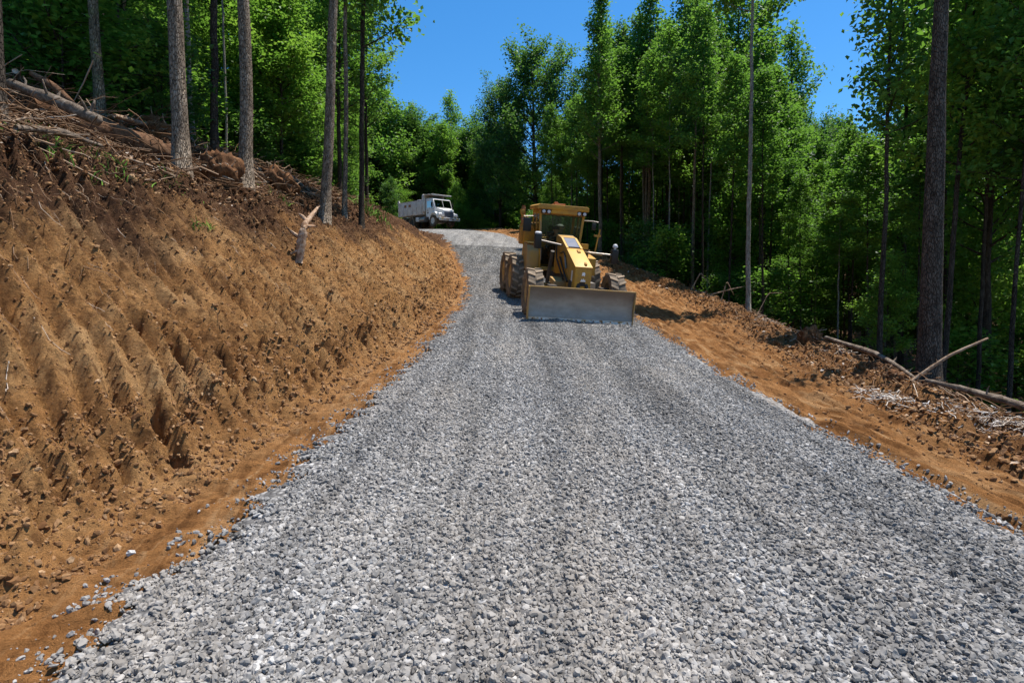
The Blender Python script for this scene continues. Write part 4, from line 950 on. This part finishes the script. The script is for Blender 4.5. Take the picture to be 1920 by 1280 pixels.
for sx in (-1, 1):
    MB().box((sx*.92, -3.42, .78), (.56, .03, .62)).build('mud_flap', M['black'], T)
    wheel(T, (sx*.98, 2.15, .54), .54, .30, sx, M['bed'], 22, None, False, tread='rubber')
    for yy_ in (-1.35, -2.70):
        wheel(T, (sx*.92, yy_, .54), .54, .52, sx, M['dark'], 22, None, False, tread='rubber')

# ------------------------------------------------------------------ slash, roots, clods and litter
def hit(px, py, dmin=1.5, dmax=70):
    """where the view ray through a pixel of the photograph meets the ground"""
    d = np.geomspace(dmin, dmax, 900); c, s = math.cos(R(2)), math.sin(R(2)); v = (640-py)/F
    y = d*(c+v*s); z = 1.6+d*(v*c-s); x = (px-960)/F*d
    g = ground(x, y); k = np.argmax(z < g) if np.any(z < g) else len(d)-1
    return Vector((float(x[k]), float(y[k]), float(g[k])))
def wood(name, stops):
    t = NT(name); p = t.pos((1, 1, 1), obj=True); n = t.noise(p, 9, 6, .7, 1.0)
    t.color(t.ramp(n, stops)); t.rough(.9); t.b.inputs['Specular IOR Level'].default_value = .12; t.bump(t.noise(p, 30, 5, .7), .8, .02); return t.m
def hitn(px, py, dl=16):
    h = hit(px, py)
    while h.y > dl and py < 1200: py += 3; h = hit(px, py)
    return h
M['pale_wood'] = wood('weathered pale wood', [(.3, (.20, .13, .075)), (.5, (.42, .34, .25)), (.7, (.60, .54, .45))])
M['root_wood'] = wood('torn root wood', [(.3, (.10, .045, .022)), (.48, (.33, .20, .12)), (.68, (.56, .44, .33))])
M['log'] = wood('brown fallen log bark', [(.3, (.045, .022, .011)), (.5, (.13, .066, .034)), (.72, (.27, .155, .088))])
M['grey_log'] = wood('grey fallen pole', [(.3, (.05, .037, .027)), (.5, (.14, .105, .078)), (.7, (.32, .265, .21))])
M['root_soil'] = wood('soil and torn roots', [(.3, (.035, .016, .008)), (.5, (.12, .055, .024)), (.7, (.25, .13, .06))])
M['stick'] = wood('dry stick', [(.3, (.14, .085, .05)), (.5, (.28, .19, .125)), (.7, (.46, .37, .28))])
def tint_mat(name, stops, rough=.95, sc_=0):
    t = NT(name); c = t.ramp(t.attr('tint'), stops)
    if sc_: c = t.mix(t.ramp(t.noise(t.pos(), sc_, 5, .7), [(.4, .6), (.6, 0.0)]), c, stops[0][1])
    t.color(c); t.rough(rough); t.b.inputs['Specular IOR Level'].default_value = .12; return t.m
M['clod'] = tint_mat('dry clay clods', [(0, (.11, .05, .02)), (.4, (.22, .115, .05)), (.75, (.32, .185, .088)), (1, (.45, .29, .16))], sc_=40)
M['litter'] = tint_mat('dead leaves and bark chips', [(0, (.03, .015, .009)), (.35, (.10, .048, .024)), (.65, (.22, .12, .06)), (.88, (.36, .24, .15)), (1, (.52, .44, .36))])
M['twig'] = tint_mat('dry twigs and rootlets', [(0, (.06, .032, .017)), (.4, (.17, .095, .05)), (.75, (.32, .22, .145)), (1, (.52, .43, .34))])
M['chip'] = tint_mat('pale shredded wood', [(0, (.26, .17, .10)), (.5, (.46, .38, .30)), (1, (.66, .61, .55))])
M['grassgreen'] = tint_mat('grass blades', [(0, (.05, .12, .015)), (.5, (.11, .22, .03)), (1, (.24, .34, .06))])

def pole(name, pts, rad, mat, label, cat, knots=0, n=10, parent=None, fork=False):
    rg = np.random.default_rng(abs(hash(label or name)) % 9999 if False else sum(map(ord, (label or name)))); P = np.array([tuple(p) for p in pts], float)
    t = np.linspace(0, 1, len(P)); tt = np.linspace(0, 1, max(12, len(P)*4)); Q_ = np.stack([np.interp(tt, t, P[:, i]) for i in range(3)], -1)
    L = np.linalg.norm(P[-1]-P[0]); Q_ += np.cumsum(rg.normal(0, .0018*L, Q_.shape), 0)*np.sin(tt*math.pi)[:, None]
    rr = np.interp(tt, np.linspace(0, 1, len(rad)), rad)*rg.uniform(.88, 1.12, len(tt)); polys = [(Q_, rr)]
    for k in range(knots):
        i = rg.integers(1, len(tt)-1); dv = rg.normal(size=3); dv[2] = abs(dv[2])+.2; dv /= np.linalg.norm(dv); l = min(rg.uniform(2, 5)*rr[i], .34)
        polys.append((np.stack([Q_[i], Q_[i]+dv*l*.6, Q_[i]+dv*l+rg.normal(0, l*.1, 3)]), np.array([.30, .2, .08])*rr[i]))
    if fork:
        for i, dv in ((7, (-.30, .02, .22)), (12, (.22, .1, .02)), (4, (-.16, -.12, -.12)), (15, (-.2, .1, .16))):
            i = min(i, len(tt)-2); dv = np.array(dv); polys.append((np.stack([Q_[i], Q_[i]+dv*.55+rg.normal(0, .02, 3), Q_[i]+dv]), np.array([.6, .42, .12])*rr[i]))
    v, f = tubes(polys, n); v = v + rg.normal(0, np.mean(rad)*(.13 if fork else .05), v.shape)
    o = mesh_np(name, v, f, mat, parent)
    if label: tag(o, label, cat)
    return o
up = lambda p, h: p+Vector((0, 0, h))
# hillside above the cut
a, b = hit(45, 215), hit(338, 318)
pole('fallen_log', [up(a, .16), up((a+b)/2, .20), up(b, .16)], [.17, .20, .24, .25], M['log'], 'big brown fallen log lying along the hillside into the foot of a plated grey trunk', 'log', 5, 14)
a, b = hit(20, 205), hit(185, 268)
pole('fallen_log', [up(a, .42), up((a+b)/2, .42), up(b, .36)], [.07, .10, .09], M['grey_log'], 'pale grey log on top of the slash above the big brown log', 'log', 5, 12)
a, b = hit(30, 185), hit(120, 190)
pole('fallen_branch', [up(a, .5), up((a+b)/2, .75), up(b, .45)], [.05, .06, .03], M['pale_wood'], 'pale bent branch arching on top of the slash pile', 'branch', 4, 8)
a, b = hit(215, 262), hit(330, 272)
pole('fallen_branch', [up(a, .45), up((a+b)/2, .40), up(b, .15)], [.04, .06, .05], M['stick'], 'brown branch lying behind the big brown log', 'branch', 4, 8)
a, b = hit(222, 300), hit(330, 338)
pole('thin_branch', [up(a, .05), up((a+b)/2, .09), up(b, .05)], [.018, .022, .015], M['stick'], 'thin crooked branch lying in front of the big brown log', 'branch', 3, 6)
for i, (p0, p1, h0_, h1_, r_, lab) in enumerate([
    ((60, 196), (150, 240), .55, .30, .07, 'dark weathered pole crossing under the pale grey log'),
    ((95, 180), (260, 232), .35, .30, .06, 'long brown pole along the top of the slash pile'),
    ((30, 262), (190, 288), .10, .12, .05, 'thin brown pole lying below the big brown log'),
    ((225, 235), (300, 262), .45, .25, .05, 'short splintered branch behind the mossy dark trunk'),
    ((430, 322), (500, 352), .30, .10, .05, 'rough brown branch between the root mass and the straight plated trunk'),
    ((500, 318), (590, 372), .25, .08, .06, 'dead pole slanting down to the leaning grey trunk')]):
    a, b = hitn(*p0, 24), hitn(*p1, 22); pole('fallen_branch', [up(a, h0_), up((a+b)/2, (h0_+h1_)/2+.08), up(b, h1_)], [r_*.7, r_, r_*.6], M[['log', 'stick', 'grey_log'][i % 3]], lab, 'branch', 4, 8)
def root_wad(c, sx, sz, n, label, mat='root_soil', lean=(0, 0, 0), seed=1, spread_=1.0):
    rg = np.random.default_rng(seed); v, f = ico(4); nn = fbm(v[:, 0]*2+seed, v[:, 1]*2+v[:, 2]*1.7, 4, 200+seed)
    v = v*(1+.55*nn[:, None]+.12*fbm(v[:, 0]*7, v[:, 1]*7+v[:, 2]*5, 3, 220)[:, None])*np.array([sx, sx*.7, sz])
    o = bpy.data.objects.new('uprooted_stump', None); C.objects.link(o); o.location = c; o.rotation_euler = lean
    mesh_np('root_plate', v, f, M[mat], o); polys = []
    for i in range(n):
        d_ = rg.normal(size=3); d_[2] = abs(d_[2])*.7-.1; d_ /= np.linalg.norm(d_); p = d_*np.array([sx, sx*.7, sz])*.7; q = [p]; L = rg.uniform(.4, 1.1)*sx*spread_
        for k in range(5): d_ = d_+rg.normal(0, .35, 3); d_ /= np.linalg.norm(d_); q.append(q[-1]+d_*L/5)
        polys.append((np.array(q), np.linspace(rg.uniform(.02, .05), .006, 6)*min(1, sx*1.5)))
    v, f = tubes(polys, 6); mesh_np('roots', v, f, M['pale_wood' if seed % 2 else 'stick'], o); tag(o, label, 'stump'); return o
root_wad(up(hit(408, 338), .12), .42, .40, 26, 'torn root mass with pale splintered roots between the two plated trunks', seed=1)
root_wad(up(hit(520, 352), .12), .55, .36, 30, 'wide brown root mass just past the straight plated trunk on the bank top', 'root_soil', (0, .45, 0), 2)
root_wad(up(hit(288, 262), .15), .45, .35, 20, 'dark root mass behind the low end of the big brown log', 'root_soil', (0, .3, 0), 4)
root_wad(up(hitn(1519, 640), .08), .26, .24, 18, 'dark soil-caked root ball at the top end of the pale pole on the right edge', seed=6)
root_wad(up(hitn(1638, 692), .02), .15, .12, 14, 'small dark root ball half buried below the pale pole', seed=5)
root_wad(up(hitn(1676, 712), .02), .17, .13, 16, 'clump of torn dark roots next to the foot of the leaning stick', seed=8)
h0 = hit(562, 492); h1 = hit(585, 418)
bs = h0+Vector((.0, .0, -.05)); dd = h0.y
def at_depth(px, py, d): return Vector(((px-960)/F*d, d, top_z(py, d)))
d0 = h0.y-.05
pole('broken_root', [at_depth(562, 494, d0), at_depth(566, 462, d0), at_depth(570, 436, d0), at_depth(574, 420, d0+.1), at_depth(588, 402, d0+.5), at_depth(601, 386, d0+1.0)], [.075, .085, .07, .05, .045, .015], M['root_wood'], 'broken pale root sticking out of the bank lip below the leaning trunk', 'root', 0, 10, fork=True)
# right edge
a, b, c_ = hitn(1548, 634), hitn(1640, 672, 13), hitn(1722, 716, 11)
pole('fallen_pole', [up(a, .16), up(b, .20), up((b+c_)/2, .14), up(c_, .06)], [.035, .052, .035, .015], M['grey_log'], 'pale barkless pole lying along the edge of the dirt shoulder', 'pole', 3, 10)
a = hitn(1735, 700, 11); b = hitn(1815, 735, 9.5); c_ = hitn(1912, 775, 8.2)
pole('fallen_pole', [up(a, .10), up(b, .16), up(c_, .16), up(c_+(c_-b)*.9, .10)], [.028, .042, .05, .055], M['grey_log'], 'long grey fallen pole running out of the right side of the view', 'pole', 2, 10)
a = hitn(1708, 700, 11); dl = a.y
pole('leaning_stick', [a, at_depth(1780, 668, dl-.1), at_depth(1853, 634, dl-.2)], [.028, .026, .016], M['stick'], 'thin straight stick leaning up out of the debris before the thick dark trunk', 'stick', 1, 8)
for i, (pts, r_, lab) in enumerate([
    ([(1296, 520), (1312, 514), (1330, 536)], .03, 'short forked branch on the shoulder edge nearest the grader'),
    ([(1352, 552), (1362, 530), (1375, 556)], .022, 'upright broken twig left of the pale thin trunk'),
    ([(1420, 560), (1440, 553), (1465, 552)], .02, 'thin branch poking out past the foot of the pale thin trunk'),
    ([(1330, 545), (1360, 548), (1395, 540)], .035, 'grey branch lying on the brush beside the pale thin trunk'),
    ([(1480, 640), (1515, 628), (1550, 620)], .022, 'crossing stick over the dark root ball at the shoulder edge'),
]):
    h_ = hitn(*pts[0], 36); pole('dead_branch', [h_]+[at_depth(p[0], p[1]-3, h_.y-.1*k) for k, p in enumerate(pts[1:])], [r_, r_*.8, r_*.35], M['stick'], lab, 'branch', 3, 6)

def rand_sy(n, w0, w1, y0, y1, side, bias=1.0):
    """random points by distance beyond the toe (left) or beyond the shoulder edge (right), denser near the camera"""
    u = rng.random(n); y = y0*(y1/y0)**u; w = w0+(w1-w0)*rng.random(n)**bias
    s = -(TOE+w) if side < 0 else edgeR(y)+w
    x = xc(y)+s*sc(y); k = np.abs(x) < .95*y+1.2
    return x[k], y[k], s[k]
# clods: crumbled clay on the cut, thick along its toe, and on the shoulder
CL = []
for n, w0, w1, y0, y1, side, bias, a0, a1 in [(11000, -.25, .8, 2, 34, -1, 1.2, .007, .036), (26000, .2, 4.2, 2.2, 30, -1, 1.1, .005, .020), (1800, .3, 4.0, 2.2, 34, -1, 1.2, .02, .04), (4000, 3.0, 5.0, 4, 40, -1, 1, .010, .045), (6500, -2.4, .5, 3.5, 45, 1, .6, .008, .036), (4500, -1.5, .5, 3.5, 45, 1, .8, .014, .055)]:
    x, y, s = rand_sy(n, w0, w1, y0, y1, side, bias); z = ground(x, y); sz = (a0+(a1-a0)*rng.random(len(x))**3)*np.clip(.55+y/14, .55, 1.6)
    CL.append((np.stack([x, y, z+sz*.15], -1), sz))
Pc = np.concatenate([c[0] for c in CL]); Sc = np.concatenate([c[1] for c in CL])
tag(scatter_rocks('dirt_clods', Pc, Sc, 1, M['clod'], .24, .7, .8, np.clip(rng.normal(.5, .2, len(Pc)), 0, 1), smooth=False), kind='stuff', label='crumbled clay clods on the bank and the shoulder', cat='clods')
# dead leaves and bark
def litter(name, X, Y, size, mat, tints, lift=.02, flat=.8):
    n = len(X); z = ground(X, Y); c = np.stack([X, Y, z+lift*rng.random(n)+.004], -1); v, f, t_ = leaf_cloud(rng, c, tints, 1.0, flat)
    v = (v.reshape(n, 4, 3)-c[:, None])*size[:, None, None]+c[:, None]
    return mesh_np(name, v.reshape(-1, 3), f, mat, attrs={'tint': t_}, smooth=False)
x, y, s = rand_sy(52000, 3.3, 16, 4, 42, -1, 1.4); wl = -s-TOE; keep = rng.random(len(x)) < np.clip((wl-cutH(y)/.8+1.0)/1.2, .05, 1); x, y = x[keep], y[keep]
x2, y2, s2 = rand_sy(16000, -1.2, 7, 4, 45, 1, 1.3); X = np.concatenate([x, x2]); Y = np.concatenate([y, y2])
tag(litter('leaf_litter', X, Y, rng.uniform(.03, .085, len(X))*np.clip(.6+Y/20, .6, 1.8), M['litter'], np.clip(rng.normal(.52, .24, len(X)), 0, 1), .04, .75), kind='stuff', label='dead leaves on the forest floor', cat='leaves')
# twigs, rootlets
def twigs(name, X, Y, L, r0, mat, dirf, lift, tint):
    n = len(X); z = ground(X, Y); k = 5; t = np.linspace(0, 1, k)
    d = dirf(n, X, Y); p = np.stack([X, Y, z+lift*rng.random(n)], -1)[:, None]+d[:, None]*(t-.5)[None, :, None]*L[:, None, None]+np.cumsum(rng.normal(0, 1, (n, k, 3)), 1)*(L*.055)[:, None, None]
    gz_ = ground(p[..., 0].ravel(), p[..., 1].ravel()).reshape(n, k); p[..., 2] = np.maximum(p[..., 2], gz_+r0*.5)
    rad = (r0*rng.uniform(.5, 1.5, n))[:, None]*(1-.6*t)[None]
    tg = np.gradient(p, axis=1); tg /= np.linalg.norm(tg, axis=2)[..., None]+1e-9; u = np.cross(tg, np.array([.3, .2, 1.])); u /= np.linalg.norm(u, axis=2)[..., None]+1e-9; w_ = np.cross(tg, u)
    m = 4; a = np.arange(m)*2*math.pi/m
    ring = p[:, :, None]+rad[:, :, None, None]*(u[:, :, None]*np.cos(a)[None, None, :, None]+w_[:, :, None]*np.sin(a)[None, None, :, None])
    idx = np.arange(n*k*m).reshape(n, k, m); nx = np.roll(idx, -1, 2)
    f = np.stack([idx[:, :-1], nx[:, :-1], nx[:, 1:], idx[:, 1:]], -1).reshape(-1, 4)
    return mesh_np(name, ring.reshape(-1, 3), f, mat, attrs={'tint': np.repeat(tint, k*m)})
def any_dir(n, X, Y):
    d = rng.normal(size=(n, 3)); d[:, 2] *= .25; return d/np.linalg.norm(d, axis=1)[:, None]
def down_dir(n, X, Y):
    d = np.stack([np.full(n, .8)+rng.normal(0, .3, n), -.45+rng.normal(0, .3, n), np.full(n, -.62)+rng.normal(0, .15, n)], -1); return d/np.linalg.norm(d, axis=1)[:, None]
def along_dir(n, X, Y):
    d = np.stack([rng.normal(-.15, .45, n), np.ones(n)*rng.choice([-1, 1], n), .16+rng.normal(0, .22, n)], -1); return d/np.linalg.norm(d, axis=1)[:, None]
def tn(n, m=.5, s_=.25): return np.clip(rng.normal(m, s_, n), 0, 1)
x, y, s = rand_sy(1500, 1.0, 4.6, 3, 36, -1, .6); tag(twigs('rootlets', x, y, rng.uniform(.08, .45, len(x)), .0032, M['twig'], down_dir, .04, tn(len(x), .48)), kind='stuff', label='torn rootlets hanging on the cut bank', cat='roots')
x, y, s = rand_sy(2600, 3.6, 9, 5, 42, -1, 1); x2, y2, s2 = rand_sy(700, 6.0, 11, 9, 16, -1, 1)
X = np.concatenate([x, x2]); Y = np.concatenate([y, y2]); n1, n2 = len(x), len(x2)
tag(twigs('brushwood', X, Y, np.concatenate([rng.uniform(.2, 1.1, n1), rng.uniform(.6, 2.4, n2)]), .010, M['twig'], any_dir, .30, tn(n1+n2, .42)), kind='stuff', label='brushwood and torn branches on the hillside', cat='brushwood')
x, y, s = rand_sy(1500, -.7, 1.0, 4, 48, 1, 1); tag(twigs('brushwood', x, y, rng.uniform(.1, .75, len(x)), .007, M['twig'], along_dir, .08, tn(len(x), .42)), kind='stuff', label='brushwood along the edge of the dirt shoulder', cat='brushwood')
# pale shredded wood
XX_, YY_ = [], []
for px, py, n, sp in [(1650, 745, 110, .14), (1672, 752, 70, .12), (1800, 768, 60, .25), (1850, 785, 140, .18), (1905, 803, 110, .15), (1750, 760, 50, .25), (1590, 655, 90, .2), (1440, 585, 90, .25), (1340, 545, 120, .4)]:
    h_ = hitn(px, py, 36 if px < 1500 else 13); XX_.append(h_.x+rng.normal(0, sp, n)); YY_.append(h_.y+rng.normal(0, sp*1.3, n))
X, Y = np.concatenate(XX_), np.concatenate(YY_)
tag(twigs('wood_chips', X, Y, rng.uniform(.03, .20, len(X)), .006, M['chip'], any_dir, .06, tn(len(X), .6)), kind='stuff', label='pale shredded wood on the dirt shoulder', cat='wood chips')
# tufts of grass and weeds
def tuft(px, py, n, h, sp, label, cat='grass tuft', dm=1.5):
    c = hit(px, py, dm); rg = np.random.default_rng(px); polys = []; tint = []
    V_, F_, T_ = [], [], []
    for i in range(n):
        p = np.array([rg.normal(0, sp), rg.normal(0, sp), 0]); p[2] = gz(c.x+p[0], c.y+p[1])-c.z-.01; d_ = np.array([rg.normal(0, .5), rg.normal(0, .5), 1]); d_ /= np.linalg.norm(d_); L = h*rg.uniform(.5, 1.2)
        sd = np.cross(d_, rg.normal(size=3)); sd /= np.linalg.norm(sd); sd *= L*.035; dr = np.array([d_[0], d_[1], -.5])*L*.35
        b0 = len(V_); V_ += [p-sd, p+sd, p+d_*L*.55+sd, p+d_*L*.55-sd, p+d_*L+dr+sd*.15, p+d_*L+dr-sd*.15]; F_ += [[b0, b0+1, b0+2, b0+3], [b0+3, b0+2, b0+4, b0+5]]; T_ += [rg.normal(.5, .2)]*6
    o = mesh_np('grass_tuft', np.array(V_), np.array(F_), M['grassgreen'], attrs={'tint': np.clip(T_, 0, 1)}); o.location = c
    tag(o, label, cat, kind='stuff' if n > 35 else None); return o
tuft(368, 436, 26, .16, .05, 'lower left of the two fresh green sprigs on the bare bank')
tuft(392, 424, 26, .17, .05, 'upper right of the two fresh green sprigs on the bare bank')
tuft(690, 398, 160, .45, .45, 'pale green grass patch at the foot of the dark trunk nearest the truck')
tuft(125, 292, 60, .22, .25, 'green weeds by the upper half of the big brown log')
tuft(90, 255, 40, .22, .2, 'yellowish green weeds beside the pale log on the slash')
tuft(215, 318, 60, .22, .22, 'green sprouts around the foot of the mossy dark trunk')
tuft(328, 340, 40, .2, .15, 'small weeds at the foot of the thick plated grey trunk')
tuft(520, 372, 40, .25, .2, 'small green weeds in front of the wide brown root mass')
tuft(1560, 640, 70, .45, .35, 'pale weeds behind the top end of the pale pole')
tuft(1730, 692, 30, .35, .15, 'yellow green weeds at the foot of the thick dark trunk')
